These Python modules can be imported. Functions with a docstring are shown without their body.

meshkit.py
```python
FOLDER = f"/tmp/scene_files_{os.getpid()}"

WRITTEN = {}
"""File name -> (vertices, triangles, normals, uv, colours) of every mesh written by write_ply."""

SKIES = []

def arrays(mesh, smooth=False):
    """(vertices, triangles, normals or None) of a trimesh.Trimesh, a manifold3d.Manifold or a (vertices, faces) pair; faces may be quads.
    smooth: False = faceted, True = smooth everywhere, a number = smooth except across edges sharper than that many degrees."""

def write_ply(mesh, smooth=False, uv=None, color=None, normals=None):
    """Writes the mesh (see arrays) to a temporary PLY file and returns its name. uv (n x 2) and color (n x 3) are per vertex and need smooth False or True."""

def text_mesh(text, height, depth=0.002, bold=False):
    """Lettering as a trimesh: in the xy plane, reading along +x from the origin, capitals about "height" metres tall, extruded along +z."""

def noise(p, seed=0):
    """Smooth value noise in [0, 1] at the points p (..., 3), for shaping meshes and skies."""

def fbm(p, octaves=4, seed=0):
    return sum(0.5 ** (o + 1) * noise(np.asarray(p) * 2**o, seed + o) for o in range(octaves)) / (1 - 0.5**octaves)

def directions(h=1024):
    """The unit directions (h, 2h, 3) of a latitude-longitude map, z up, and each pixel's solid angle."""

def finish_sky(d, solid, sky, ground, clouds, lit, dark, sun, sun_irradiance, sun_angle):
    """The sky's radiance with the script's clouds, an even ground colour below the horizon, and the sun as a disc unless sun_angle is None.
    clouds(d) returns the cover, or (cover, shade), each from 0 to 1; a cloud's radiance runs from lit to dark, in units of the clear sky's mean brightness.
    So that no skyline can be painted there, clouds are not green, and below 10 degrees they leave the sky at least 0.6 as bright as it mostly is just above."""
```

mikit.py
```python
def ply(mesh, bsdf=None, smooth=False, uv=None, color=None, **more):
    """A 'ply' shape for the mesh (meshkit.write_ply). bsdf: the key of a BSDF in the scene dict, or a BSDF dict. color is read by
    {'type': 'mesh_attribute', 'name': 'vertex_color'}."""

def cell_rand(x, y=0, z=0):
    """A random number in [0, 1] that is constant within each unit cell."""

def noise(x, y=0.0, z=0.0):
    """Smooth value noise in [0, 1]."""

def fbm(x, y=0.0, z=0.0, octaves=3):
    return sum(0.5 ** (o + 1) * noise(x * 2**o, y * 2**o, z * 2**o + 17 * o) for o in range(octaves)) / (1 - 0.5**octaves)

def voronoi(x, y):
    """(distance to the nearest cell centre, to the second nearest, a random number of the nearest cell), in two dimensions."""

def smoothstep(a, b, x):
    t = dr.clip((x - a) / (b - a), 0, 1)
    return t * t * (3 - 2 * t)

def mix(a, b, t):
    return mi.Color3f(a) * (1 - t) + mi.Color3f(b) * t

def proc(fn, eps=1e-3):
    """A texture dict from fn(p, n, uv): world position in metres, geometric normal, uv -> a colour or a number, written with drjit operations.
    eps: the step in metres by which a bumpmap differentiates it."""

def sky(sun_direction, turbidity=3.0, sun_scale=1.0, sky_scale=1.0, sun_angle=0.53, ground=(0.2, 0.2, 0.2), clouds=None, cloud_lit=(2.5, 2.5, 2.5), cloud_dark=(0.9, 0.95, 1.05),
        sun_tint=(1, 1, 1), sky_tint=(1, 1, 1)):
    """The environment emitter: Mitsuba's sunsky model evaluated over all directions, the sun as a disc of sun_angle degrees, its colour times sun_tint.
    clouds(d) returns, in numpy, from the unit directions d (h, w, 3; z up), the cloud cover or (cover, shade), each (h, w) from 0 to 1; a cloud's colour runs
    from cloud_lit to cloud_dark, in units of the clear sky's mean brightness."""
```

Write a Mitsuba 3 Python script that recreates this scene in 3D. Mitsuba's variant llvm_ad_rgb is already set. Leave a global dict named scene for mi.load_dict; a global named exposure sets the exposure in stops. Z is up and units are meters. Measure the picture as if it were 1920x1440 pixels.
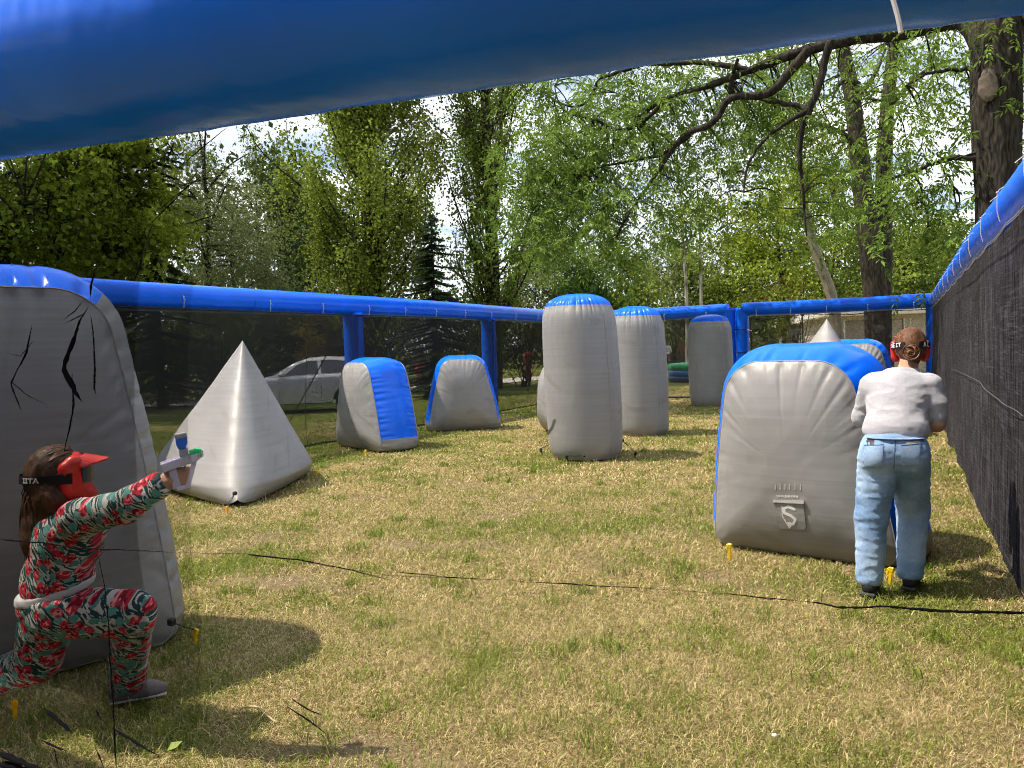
import math, random
import numpy as np, trimesh, mitsuba as mi, drjit as dr, shapely
import shapely.geometry as sg
import mikit, meshkit
from mikit import proc, noise, fbm, voronoi, smoothstep, mix, cell_rand

# ------------------------------------------------------------------ camera, sky, exposure
# Metres; the arena is a rectangle: x to the right wall, y to the back wall. The eye stands at (0, 0, 1.5).
F_PX, PITCH, ROLL, YAW, EYE = 1442.0, -0.045, -0.03, 0.473, 1.5
def directions_of(px):
    px = np.asarray(px, float).reshape(-1, 2); x = (px[:, 0]-960)/F_PX; y = -(px[:, 1]-720)/F_PX
    c, s = math.cos(ROLL), math.sin(ROLL); x, y = c*x-s*y, s*x+c*y
    c, s = math.cos(PITCH), math.sin(PITCH); a, b = c-s*y, s+c*y
    c, s = math.cos(YAW), math.sin(YAW)
    return np.stack([x*c-a*s, x*s+a*c, b], 1)
AXIS = directions_of([[960, 720]])[0]
UP = directions_of([[960, 719]])[0]-AXIS
E0 = np.array([0, 0, EYE])
def at_depth(px, d):
    """Measured points: sight line px of the survey photo, d metres away along the optical axis."""
    v = directions_of(px); return E0+(np.broadcast_to(d, (len(v),))/(v@AXIS))[:, None]*v
def on_plane(px, axis, c):
    v = directions_of(px); return E0+(c/v[:, axis])[:, None]*v
def on_ground(px, z=0.0):
    v = directions_of(px); return E0+((z-EYE)/v[:, 2])[:, None]*v
SUN = np.array([-0.456, -0.205, 0.866])
exposure = 2.5
T = mi.ScalarTransform4f
scene, labels = {}, {}
scene['camera'] = {'type': 'perspective', 'fov': math.degrees(2*math.atan(960/F_PX)), 'fov_axis': 'x', 'near_clip': 0.05, 'far_clip': 600.0,
    'to_world': T().look_at(origin=E0.tolist(), target=(E0+AXIS).tolist(), up=UP.tolist())}
def cloud_cover(d):
    e = np.maximum(d[..., 2:], 0.06)
    q = d/e*1.6
    n = meshkit.fbm(np.stack([q[..., 0], q[..., 1]*1.4, d[..., 2]*2], -1)*0.8+7.3, 5)
    return np.clip((n-0.22)*3.4, 0.15, 0.95), np.clip((n-0.5)*1.5, 0, 0.35)
scene['sky'] = mikit.sky(SUN.tolist(), turbidity=3.0, sun_scale=1.0, sky_scale=1.0, clouds=cloud_cover, cloud_lit=(3.3, 3.4, 3.65), cloud_dark=(2.0, 2.1, 2.35), sun_tint=(0.96, 1.0, 1.07), ground=(0.16, 0.15, 0.08))

# ------------------------------------------------------------------ materials
def principled(color, rough=0.6, **k):
    c = {'type': 'rgb', 'value': list(color)} if isinstance(color, (tuple, list)) else color
    return {'type': 'twosided', 'bsdf': {'type': 'principled', 'base_color': c, 'roughness': rough, **k}}
VC = {'type': 'mesh_attribute', 'name': 'vertex_color'}
scene['m_vertex'] = principled(VC, 0.75, specular=0.25)                                # matt things, colour per vertex
scene['m_gloss'] = principled(VC, 0.28, specular=0.5)                                  # moulded plastic, colour per vertex
scene['m_ground'] = {'type': 'twosided', 'bsdf': {'type': 'diffuse', 'reflectance': VC}}
scene['m_grass'] = {'type': 'principledthin', 'base_color': VC, 'roughness': 0.6, 'diff_trans': 0.6, 'spec_trans': 0.0, 'eta': 1.2}
scene['m_leaf'] = {'type': 'principledthin', 'base_color': VC, 'roughness': 0.34, 'diff_trans': 0.72, 'spec_trans': 0.0, 'eta': 1.5}
def pvc_grey(p, n, uv):
    w = noise(p.z*95, p.x*2.2, p.y*2.2)*0.6+noise(p.z*38, p.x*1.1+5, p.y*1.1)*0.4
    dirt = fbm(p.x*2.3, p.y*2.3, p.z*1.4, 3)
    low = smoothstep(0.35, 0.0, p.z)*noise(p.x*9, p.y*9, p.z*7)
    k = 0.84+0.2*w+0.24*(dirt-0.5)
    scuff = smoothstep(0.66, 0.80, noise(p.x*6+p.z*9, p.y*6-p.z*5, p.z*2))*smoothstep(0.5, 0.7, noise(p.x*1.7, p.y*1.7, p.z*1.7+9))
    c = mix(mi.Color3f(0.245, 0.245, 0.247)*k, mi.Color3f(0.17, 0.155, 0.105), 0.55*low)
    return mix(c, mi.Color3f(0.165, 0.155, 0.125), 0.35*scuff)
scene['m_pvc_grey'] = principled(proc(pvc_grey), 0.43, specular=0.45, clearcoat=0.10, clearcoat_gloss=0.7)
def pvc_blue(p, n, uv):
    d = fbm(p.x*3, p.y*3, p.z*3, 3)
    return mi.Color3f(0.0005, 0.130, 0.88)*(0.82+0.36*d)
scene['m_pvc_blue'] = principled(proc(pvc_blue), 0.24, specular=0.22, clearcoat=0.3, clearcoat_gloss=0.85)
def weave(p, n, uv):
    # black shade cloth: warp and weft drawn apart in streaks
    a = noise(uv.x*160, uv.y*5)*0.5+noise(uv.x*420, uv.y*3)*0.5
    b = noise(uv.x*6, uv.y*140)*0.5+noise(uv.x*4, uv.y*380)*0.5
    big = fbm(uv.x*1.1, uv.y*1.1)
    return mi.Color3f(0.027, 0.026, 0.029)*(0.15+3.4*smoothstep(0.40, 0.85, a)+1.5*smoothstep(0.45, 0.9, b)+0.7*big)
scene['m_net_cloth'] = {'type': 'twosided', 'bsdf': {'type': 'diffuse', 'reflectance': proc(weave)}}
scene['m_net'] = {'type': 'mask', 'opacity': 0.49, 'bsdf': {'type': 'twosided', 'bsdf': {'type': 'diffuse', 'reflectance': {'type': 'rgb', 'value': [0.030, 0.030, 0.033]}}}}
scene['m_net_second'] = {'type': 'mask', 'opacity': 0.34, 'bsdf': {'type': 'twosided', 'bsdf': {'type': 'diffuse', 'reflectance': {'type': 'rgb', 'value': [0.03, 0.03, 0.033]}}}}
def crumple(p, n, uv):
    a = noise(uv.x*9+3*noise(uv.x*3, uv.y*3), uv.y*9); b = noise(uv.x*40, uv.y*40)
    return mi.Color3f(1, 1, 1.05)*(0.018+0.10*smoothstep(0.55, 0.9, a)+0.05*smoothstep(0.6, 0.9, b))
scene['m_net_crumple'] = {'type': 'mask', 'opacity': 0.47, 'bsdf': {'type': 'twosided', 'bsdf': {'type': 'diffuse', 'reflectance': proc(crumple)}}}
def sheer(o): return {'type': 'mask', 'opacity': o, 'bsdf': {'type': 'conductor', 'specular_reflectance': {'type': 'rgb', 'value': 0.04}}}
scene['m_net_sheer'] = sheer(0.09)
scene['m_net_double'] = sheer(0.42)
scene['m_net_part'] = sheer(0.25)
scene['m_black'] = principled((0.012, 0.012, 0.013), 0.7)
scene['m_fold'] = {'type': 'twosided', 'bsdf': {'type': 'diffuse', 'reflectance': {'type': 'rgb', 'value': [0.006, 0.006, 0.007]}}}
def bark(p, n, uv):
    v = fbm(p.x*13, p.y*13, p.z*2.6, 4); g = noise(p.x*42, p.y*42, p.z*7)
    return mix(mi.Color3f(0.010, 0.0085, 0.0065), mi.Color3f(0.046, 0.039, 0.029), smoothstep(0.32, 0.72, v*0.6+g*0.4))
scene['m_bark'] = principled(proc(bark), 0.85, specular=0.2)
def bark_relief(p, n, uv):
    v = noise(p.x*17, p.y*17, p.z*3.2); w = noise(p.x*40, p.y*40, p.z*9)
    return 0.03*smoothstep(0.25, 0.7, v)+0.010*w
scene['m_bark_deep'] = {'type': 'bumpmap', 'arbitrary': proc(bark_relief, 0.004), 'scale': 1.0, 'bsdf': principled(proc(bark), 0.85, specular=0.2)}

# ------------------------------------------------------------------ helpers
def numbered(key):
    if key not in used: used.add(key); return key
    i = 1
    while f'{key}_{i:03d}' in used: i += 1
    used.add(f'{key}_{i:03d}'); return f'{key}_{i:03d}'
used = set()
def thing(name, label=None, cat=None, group=None, kind=None):
    key = numbered(name); d = {}
    if label: d['label'] = label
    if cat: d['category'] = cat
    if group: d['group'] = group
    if kind: d['kind'] = kind
    labels[key] = d
    return key
def put(key, mesh, bsdf, smooth=False, color=None, uv=None, raw=False, **more):
    """One mesh under this very key."""
    if color is not None:
        if isinstance(mesh, trimesh.Trimesh): mesh = (np.array(mesh.vertices), np.array(mesh.faces))
        elif hasattr(mesh, 'to_mesh'):
            m = mesh.to_mesh(); mesh = (m.vert_properties[:, :3], m.tri_verts)
        if np.ndim(color) == 1: color = np.tile(color, (len(mesh[0]), 1))
    scene[key] = mikit.ply(mesh, bsdf, smooth=smooth, color=color, uv=uv, **more)
    return key
def part(holder, name, mesh, bsdf, smooth=False, label=None, kind=None, **k):
    key = numbered(holder+'__'+name)
    put(key, mesh, bsdf, smooth, **k)
    if label or kind: labels[key] = {**({'label': label} if label else {}), **({'kind': kind} if kind else {})}
    return key
def join(ms):
    vs, fs, at = [], [], 0
    for m in ms:
        v, f = (m[0], m[1]) if isinstance(m, tuple) else (np.asarray(m.vertices), np.asarray(m.faces))
        f = np.asarray(f)
        if f.shape[1] == 4: f = np.vstack([f[:, [0, 1, 2]], f[:, [0, 2, 3]]])
        vs.append(v); fs.append(f+at); at += len(v)
    return np.vstack(vs), np.vstack(fs)
def spline(pts, n):
    p = np.asarray(pts, float)
    if len(p) < 3:
        t = np.linspace(0, 1, n)[:, None]; return p[0]*(1-t)+p[-1]*t
    from scipy.interpolate import CubicSpline
    s = np.r_[0, np.cumsum(np.linalg.norm(np.diff(p, axis=0), axis=1)+1e-9)]
    from scipy.interpolate import PchipInterpolator
    return PchipInterpolator(s, p, axis=0)(np.linspace(0, s[-1], n))
def tube(pts, rad, sides=8, caps=True, flat=1.0):
    """A round bar along a polyline with parallel-transported rings."""
    p = np.asarray(pts, float); r = np.broadcast_to(np.asarray(rad, float), (len(p),))
    t = np.gradient(p, axis=0); t /= np.linalg.norm(t, axis=1, keepdims=True)+1e-12
    a = np.cross(t[0], [0, 0, 1.0] if abs(t[0][2]) < 0.9 else [1.0, 0, 0]); a /= np.linalg.norm(a)
    A = [a]
    for i in range(1, len(p)):
        a = A[-1]-t[i]*(A[-1]@t[i]); A.append(a/(np.linalg.norm(a)+1e-12))
    A = np.array(A); B = np.cross(t, A); g = np.arange(sides)*2*np.pi/sides
    v = (p[:, None]+r[:, None, None]*(np.cos(g)[None, :, None]*A[:, None]+flat*np.sin(g)[None, :, None]*B[:, None])).reshape(-1, 3)
    i, j = np.meshgrid(np.arange(len(p)-1), np.arange(sides), indexing='ij')
    q = np.stack([i*sides+j, i*sides+(j+1) % sides, (i+1)*sides+(j+1) % sides, (i+1)*sides+j], -1).reshape(-1, 4)
    f = np.vstack([q[:, [0, 1, 2]], q[:, [0, 2, 3]]])
    if caps:
        n = len(v); v = np.vstack([v, p[:1], p[-1:]]); k = np.arange(sides); e = (len(p)-1)*sides
        f = np.vstack([f, np.stack([(k+1) % sides, k, k*0+n], 1), np.stack([e+k, e+(k+1) % sides, k*0+n+1], 1)])
    return v, f
def box(lo, hi, bevel=0.0):
    lo, hi = np.asarray(lo, float), np.asarray(hi, float)
    if bevel <= 0:
        m = trimesh.creation.box(extents=hi-lo); m.apply_translation((lo+hi)/2); return m
    v = []
    for s in np.ndindex(2, 2, 2):
        c = np.where(np.array(s) == 1, hi, lo); sg_ = np.where(np.array(s) == 1, -1, 1)
        for k in range(3):
            o = np.array([bevel]*3)*sg_; o[k] = 0; v.append(c+o)
    return trimesh.convex.convex_hull(np.array(v))
def oriented(mesh, o, ex, ey=None, ez=(0, 0, 1)):
    """mesh (local axes) put at o with local x along ex, z along ez."""
    v, f = (mesh if isinstance(mesh, tuple) else (np.asarray(mesh.vertices), np.asarray(mesh.faces)))
    ex = np.asarray(ex, float); ex = ex/np.linalg.norm(ex); ez = np.asarray(ez, float)
    ey = np.cross(ez, ex) if ey is None else np.asarray(ey, float); ey = ey/np.linalg.norm(ey); ez = np.cross(ex, ey)
    return np.asarray(v)@np.array([ex, ey, ez])+np.asarray(o, float), f
def grid_faces(n, m, wrap=False):
    """quads of an n x m vertex grid (row-major), wrapping the second index if asked."""
    i, j = np.meshgrid(np.arange(n-1), np.arange(m if wrap else m-1), indexing='ij')
    q = np.stack([i*m+j, i*m+(j+1) % m, (i+1)*m+(j+1) % m, (i+1)*m+j], -1).reshape(-1, 4)
    return np.vstack([q[:, [0, 1, 2]], q[:, [0, 2, 3]]])
def fb(p, s=1.0, o=3, seed=0): return meshkit.fbm(np.asarray(p)*s+31.7, o, seed)
Q = 1.0

# ------------------------------------------------------------------ the ground
rng = np.random.default_rng(11)
def lawn_height(x, y):
    q = np.stack([x, y, x*0], -1)
    k = np.clip((x+15)/3, 0, 1)*np.clip((5-x)/2, 0, 1)*np.clip((26-y)/3, 0, 1)*np.clip(np.hypot(x, y)/6, 0, 1)
    return 0.05*(fb(q, 0.35, 3, 3)-0.5)*k-0.02
def lawn_tint(x, y):
    """(straw to green, bare earth) of the dry lawn."""
    q = np.stack([x, y, x*0], -1)
    g = fb(q, 0.55, 4, 5)*0.36+fb(q, 2.6, 5, 6)*0.64
    far = np.clip((-x-6.3)/3, 0, 1)*0.16
    green = np.clip((g+far-0.465)*5.0, 0, 1)
    bare = np.clip((fb(q, 1.9, 4, 9)-0.60)*9, 0, 0.8)*(1-green)
    return green, bare
def lawn_color(x, y, r):
    green, bare = lawn_tint(x, y)
    straw = np.array([0.36, 0.285, 0.125]); lush = np.array([0.150, 0.190, 0.045]); earth = np.array([0.32, 0.245, 0.16])
    c = straw*(1-green[:, None])+lush*green[:, None]
    c = c*(1-bare[:, None])+earth*bare[:, None]
    return c*(0.75+0.5*r[:, None])
ax = np.unique(np.r_[np.linspace(-140, -14, 50), np.arange(-14, 4, 0.12), np.linspace(4, 120, 50)])
ay = np.unique(np.r_[np.linspace(-60, 0, 20), np.arange(0, 24, 0.12), np.linspace(24, 200, 60)])
gx, gy = np.meshgrid(ax, ay, indexing='ij'); gx, gy = gx.ravel(), gy.ravel()
gv = np.stack([gx, gy, lawn_height(gx, gy)], 1)
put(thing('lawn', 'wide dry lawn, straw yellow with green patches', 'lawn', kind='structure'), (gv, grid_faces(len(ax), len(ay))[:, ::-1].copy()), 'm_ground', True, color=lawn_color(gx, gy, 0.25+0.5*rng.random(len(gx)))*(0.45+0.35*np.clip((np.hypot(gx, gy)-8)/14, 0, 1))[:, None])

def blades(x, y, h, w, lie, col, r, curve=0.4):
    """bent grass blades as two-piece strips: foot (x, y), height h, width w, lie 0 upright .. 1 flat."""
    n = len(x); a = r.random(n)*2*np.pi; t = a+r.normal(0, 0.6, n)+np.pi/2
    lean = lie*(0.6+0.8*r.random(n))
    d = np.stack([np.cos(a), np.sin(a)], 1); s = np.stack([np.cos(t), np.sin(t)], 1)*w[:, None]/2
    base = np.stack([x, y, lawn_height(x, y)], 1)
    up1, out1 = h*0.55*np.cos(lean*1.1), h*0.55*np.sin(lean*1.1)
    up2, out2 = up1+h*0.45*np.cos(np.minimum(lean*1.5+curve, 1.65)), out1+h*0.45*np.sin(np.minimum(lean*1.5+curve, 1.65))
    P = np.empty((n, 5, 3))
    P[:, 0, :2] = base[:, :2]-s; P[:, 1, :2] = base[:, :2]+s; P[:, 0, 2] = P[:, 1, 2] = base[:, 2]-0.004
    m = base[:, :2]+d*out1[:, None]
    P[:, 2, :2] = m-s*0.8; P[:, 3, :2] = m+s*0.8; P[:, 2, 2] = P[:, 3, 2] = base[:, 2]+up1
    P[:, 4, :2] = base[:, :2]+d*out2[:, None]; P[:, 4, 2] = base[:, 2]+up2
    f = np.array([[0, 1, 3], [0, 3, 2], [2, 3, 4]])
    F = (f[None]+(np.arange(n)*5)[:, None, None]).reshape(-1, 3)
    C = np.repeat(col, 5, 0)
    return P.reshape(-1, 3), F, C
def scatter_grass(n, d0, d1, h, w, r, half=0.86):
    """n blades between the distances d0 and d1 in the field of view and a step beside it, evenly per area."""
    d = np.sqrt(d0**2+(d1**2-d0**2)*r.random(n)); a = YAW+(r.random(n)*2-1)*half
    x, y = -np.sin(a)*d, np.cos(a)*d
    inside = (x > -14) & (x < 3)
    x, y = x[inside], y[inside]
    q = np.stack([x, y, x*0], -1)
    green, bare = lawn_tint(x, y); n = len(x)
    keep = (r.random(n) > bare*0.85)*(r.random(n) < 0.45+1.1*fb(q, 2.7, 3, 41)); x, y, green, q, bare = x[keep], y[keep], green[keep], q[keep], bare[keep]; n = len(x)
    isgreen = r.random(n) < 0.15+0.56*green
    tuft = np.clip(fb(q, 5.0, 2, 21)*1.6-0.3, 0.2, 1.3)
    straw = np.where(r.random((n, 1)) < 0.25, np.array([0.34, 0.245, 0.13]), np.array([0.60, 0.50, 0.275]))*(0.40+1.0*r.random((n, 1)))*np.array([1, 1, 1])+r.normal(0, 0.012, (n, 3))
    lush = np.array([0.165, 0.240, 0.042])*(0.45+0.9*r.random((n, 1)))+np.array([0.11, 0.07, 0.012])*r.random((n, 1))
    col = np.clip(np.where(isgreen[:, None], lush, straw), 0.01, 0.8)
    hh = h*(0.45+0.9*r.random(n))*np.where(isgreen, 0.75+0.5*tuft, 0.9)
    lie = np.where(isgreen, 0.25+0.5*r.random(n), 0.55+0.75*r.random(n))
    return blades(x, y, hh, w*(0.6+0.8*r.random(n)), lie, col, r)
G = [scatter_grass(int(270000*Q), 2.2, 4.6, 0.046, 0.0029, rng), scatter_grass(int(225000*Q), 4.6, 8.5, 0.052, 0.0049, rng), scatter_grass(int(120000*Q), 8.5, 15, 0.062, 0.011, rng), scatter_grass(int(60000*Q), 15, 27, 0.07, 0.022, rng, 0.7)]
# long seed stalks and pale straws lying about
n = 900
d = 2.4+9*rng.random(n)**1.5; a = YAW+(rng.random(n)*2-1)*0.8
G.append(blades(-np.sin(a)*d, np.cos(a)*d, 0.07+0.09*rng.random(n), 0.0022+0.0004*d, 0.2+0.9*rng.random(n), np.array([0.55, 0.45, 0.22])*(0.7+0.5*rng.random((n, 1))), rng))
# tufts of coarser green grass
m = 330; d = 2.5+10*rng.random(m)**1.3; a = YAW+(rng.random(m)*2-1)*0.8; tx, ty = -np.sin(a)*d, np.cos(a)*d; k = rng.integers(14, 60, m)
x, y = np.repeat(tx, k)+rng.normal(0, 0.045, k.sum()), np.repeat(ty, k)+rng.normal(0, 0.045, k.sum())
G.append(blades(x, y, 0.04+0.075*rng.random(len(x)), 0.0030+0.0005*np.repeat(d, k), 0.2+0.6*rng.random(len(x)), np.array([0.14, 0.225, 0.036])*(0.5+0.8*rng.random((len(x), 1)))+np.array([0.08, 0.05, 0.01])*rng.random((len(x), 1)), rng))
at = np.cumsum([0]+[len(g[0]) for g in G])
put(thing('grass', 'short dry and green grass blades of the lawn', 'grass', kind='stuff'), (np.vstack([g[0] for g in G]), np.vstack([g[1]+k for g, k in zip(G, at)])), 'm_grass', False, color=np.vstack([g[2] for g in G]))

# ------------------------------------------------------------------ inflated shapes
def rounded_outline(w0, w1, H, rt, rb, n, bow=0.03, skew=0.0):
    """closed outline (x, z) of a panel, n points at even arc lengths, starting in the middle of the foot, anticlockwise."""
    p = sg.Polygon([(-w0/2, 0), (w0/2, 0), (w1/2+skew, H), (-w1/2+skew, H)])
    top = p.buffer(-rt).buffer(rt, 32).intersection(sg.box(-9, H*0.4, 9, 9)); low = p.buffer(-rb).buffer(rb, 16).intersection(sg.box(-9, -9, 9, H*0.4+1e-4))
    e = top.union(low.buffer(1e-4)).exterior
    if not e.is_ccw: e = sg.LinearRing(list(e.coords)[::-1])
    s0 = e.project(sg.Point(0, 0))
    c = np.array([e.interpolate((s0+k*e.length/n) % e.length).coords[0] for k in range(n)])
    k = np.sin(np.clip(c[:, 1]/H, 0, 1)*np.pi)**0.7
    c[:, 0] += np.sign(c[:, 0]-skew*c[:, 1]/H)*bow*k*np.clip(np.abs(c[:, 0])/(w0*0.35), 0, 1)
    return c, e.length/n
def pinches(n, step, r, gap=0.10, depth=0.014):
    """gathers along a seam: depth per point and how far each reaches."""
    d, L = np.zeros(n), np.full(n, 0.08); s = np.arange(n)*step; tot = n*step; x = 0
    while x < tot:
        x += gap*(0.5+r.random()); w = 0.012+0.02*r.random(); a = depth*(0.4+r.random()); reach = 0.05+0.13*r.random()**2
        dist = np.abs((s-x+tot/2) % tot-tot/2); k = np.exp(-(dist/w)**2)
        d += a*k; L = np.maximum(L, reach*np.exp(-(dist/(w*2))**2)+0.05)
    return d, L
def normals_of(v, f):
    n = np.zeros_like(v); fn = np.cross(v[f[:, 1]]-v[f[:, 0]], v[f[:, 2]]-v[f[:, 0]])
    for k in range(3): np.add.at(n, f[:, k], fn)
    return n/(np.linalg.norm(n, axis=1, keepdims=True)+1e-12)
def wrinkle(v, f, amp, scale, seed, mask=None):
    n = normals_of(v, f); k = (fb(v, scale, 3, seed)-0.5)*2
    ridge = -np.abs(fb(v*np.array([1, 1, 0.45]), scale*2.2, 2, seed+3)-0.5)*2+0.3
    d = amp*(k+0.8*ridge)
    return v+n*(d if mask is None else d*mask)[:, None]
def temple(key, pos, face, w0, w1, H, D, seed, blue_from=0.12, bulge=0.17, band_bulge=0.08, rt=0.26, rb=0.10, lean=(0, 0), blue_side=True, skew=0.0, gap=0.10, pinch=0.016):
    """a wedge bunker: two bulging grey panels and the band between them, blue over the top; face = direction that the front looks."""
    r = np.random.default_rng(seed); n = 300
    C, step = rounded_outline(w0, w1, H, rt, rb, n, skew=skew)
    face = np.array([face[0], face[1], 0.0]); face /= np.linalg.norm(face); right = np.cross([0, 0, 1.0], face)   # the panel's x axis
    def world(x, y, z):
        v = pos+np.outer(x, right)+np.outer(y, face)+np.outer(z, [0, 0, 1.0])
        v[:, 2] = np.maximum(v[:, 2], 0.006); v[:, :2] += np.outer(np.maximum(z, 0), lean); return v
    c0 = np.array([skew*0.45, H*0.45]); rad = np.linalg.norm(C-c0, axis=1)
    tang = np.roll(C, -1, 0)-np.roll(C, 1, 0); nor = np.stack([tang[:, 1], -tang[:, 0]], 1); nor /= np.linalg.norm(nor, axis=1, keepdims=True)
    for side in (1, -1):
        rr = 1-(1-np.linspace(0, 1, 56))**1.0
        dp, L = pinches(n, step, r, gap, pinch); df, Lf = pinches(n, step, r, 0.035, pinch*0.35)
        R, S = np.meshgrid(rr, np.arange(n), indexing='ij')
        P = c0+R[..., None]*(C-c0)[None]
        edge = (1-R)*rad[None]
        b = bulge*(1-R**2.4)**0.75
        b = b-dp[None]*np.exp(-(edge/L[None])**1.5)*(0.12+0.88*np.clip(C[:, 1]/H, 0, 1)**3)[None]*np.clip(edge/0.045, 0.0, 1)-df[None]*np.exp(-(edge/(Lf[None]*0.45))**1.5)*np.clip(edge/0.035, 0, 1)
        sag = 0.05*np.sin(np.clip(P[..., 1]/H, 0, 1)*np.pi)**2*0.4
        v = world(P[..., 0].ravel(), side*(D/2+b-0.0*sag).ravel(), P[..., 1].ravel())
        f = grid_faces(56, n, True)
        f = f if side < 0 else f[:, ::-1]
        v = wrinkle(v, f, 0.006, 3.2, seed+side, (np.clip(edge/0.05, 0, 1)).ravel())
        part(key, 'panel', (v, f.copy()), 'm_pvc_grey', True, label='grey bulging front panel' if side > 0 else None)
    for side in (1, -1): part(key, 'piping', tube(world(np.r_[C[:, 0], C[:1, 0]], np.full(n+1, side*D/2), np.maximum(np.r_[C[:, 1], C[:1, 1]], 0.004)), 0.0045, 5, caps=False), 'm_pvc_grey', True)
    # band, split where the cloth changes colour
    dp1, L1 = pinches(n, step, r, gap, pinch); dp2, L2 = pinches(n, step, r, gap, pinch)
    t = np.linspace(-1, 1, 33)
    S, TT = np.meshgrid(np.arange(n+1) % n, t, indexing='ij')
    e1, e2 = (1-TT)*D/2, (1+TT)*D/2
    b = band_bulge*(1-np.abs(TT)**2.2)-dp1[S]*np.exp(-(e1/L1[S])**1.5)*np.clip(e1/0.02, 0, 1)-dp2[S]*np.exp(-(e2/L2[S])**1.5)*np.clip(e2/0.02, 0, 1)
    P = C[S]+nor[S]*b[..., None]
    v = world(P[..., 0].ravel(), (TT*D/2).ravel(), P[..., 1].ravel())
    f = grid_faces(n+1, 33)
    v = wrinkle(v, f, 0.005, 3.0, seed+9, np.clip(np.minimum(e1, e2)/0.05, 0, 1).ravel())
    zc = C[f[:, 0]//33 % n, 1]/H
    blue = zc > blue_from
    for name, sel, mat, lab in (('blue_band', blue, 'm_pvc_blue', 'blue band over the top'), ('grey_band', ~blue, 'm_pvc_grey', None)):
        ff = f[sel]; u, inv = np.unique(ff, return_inverse=True)
        part(key, name, (v[u], inv.reshape(-1, 3)), mat, True, label=lab)
    return right, face
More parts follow.
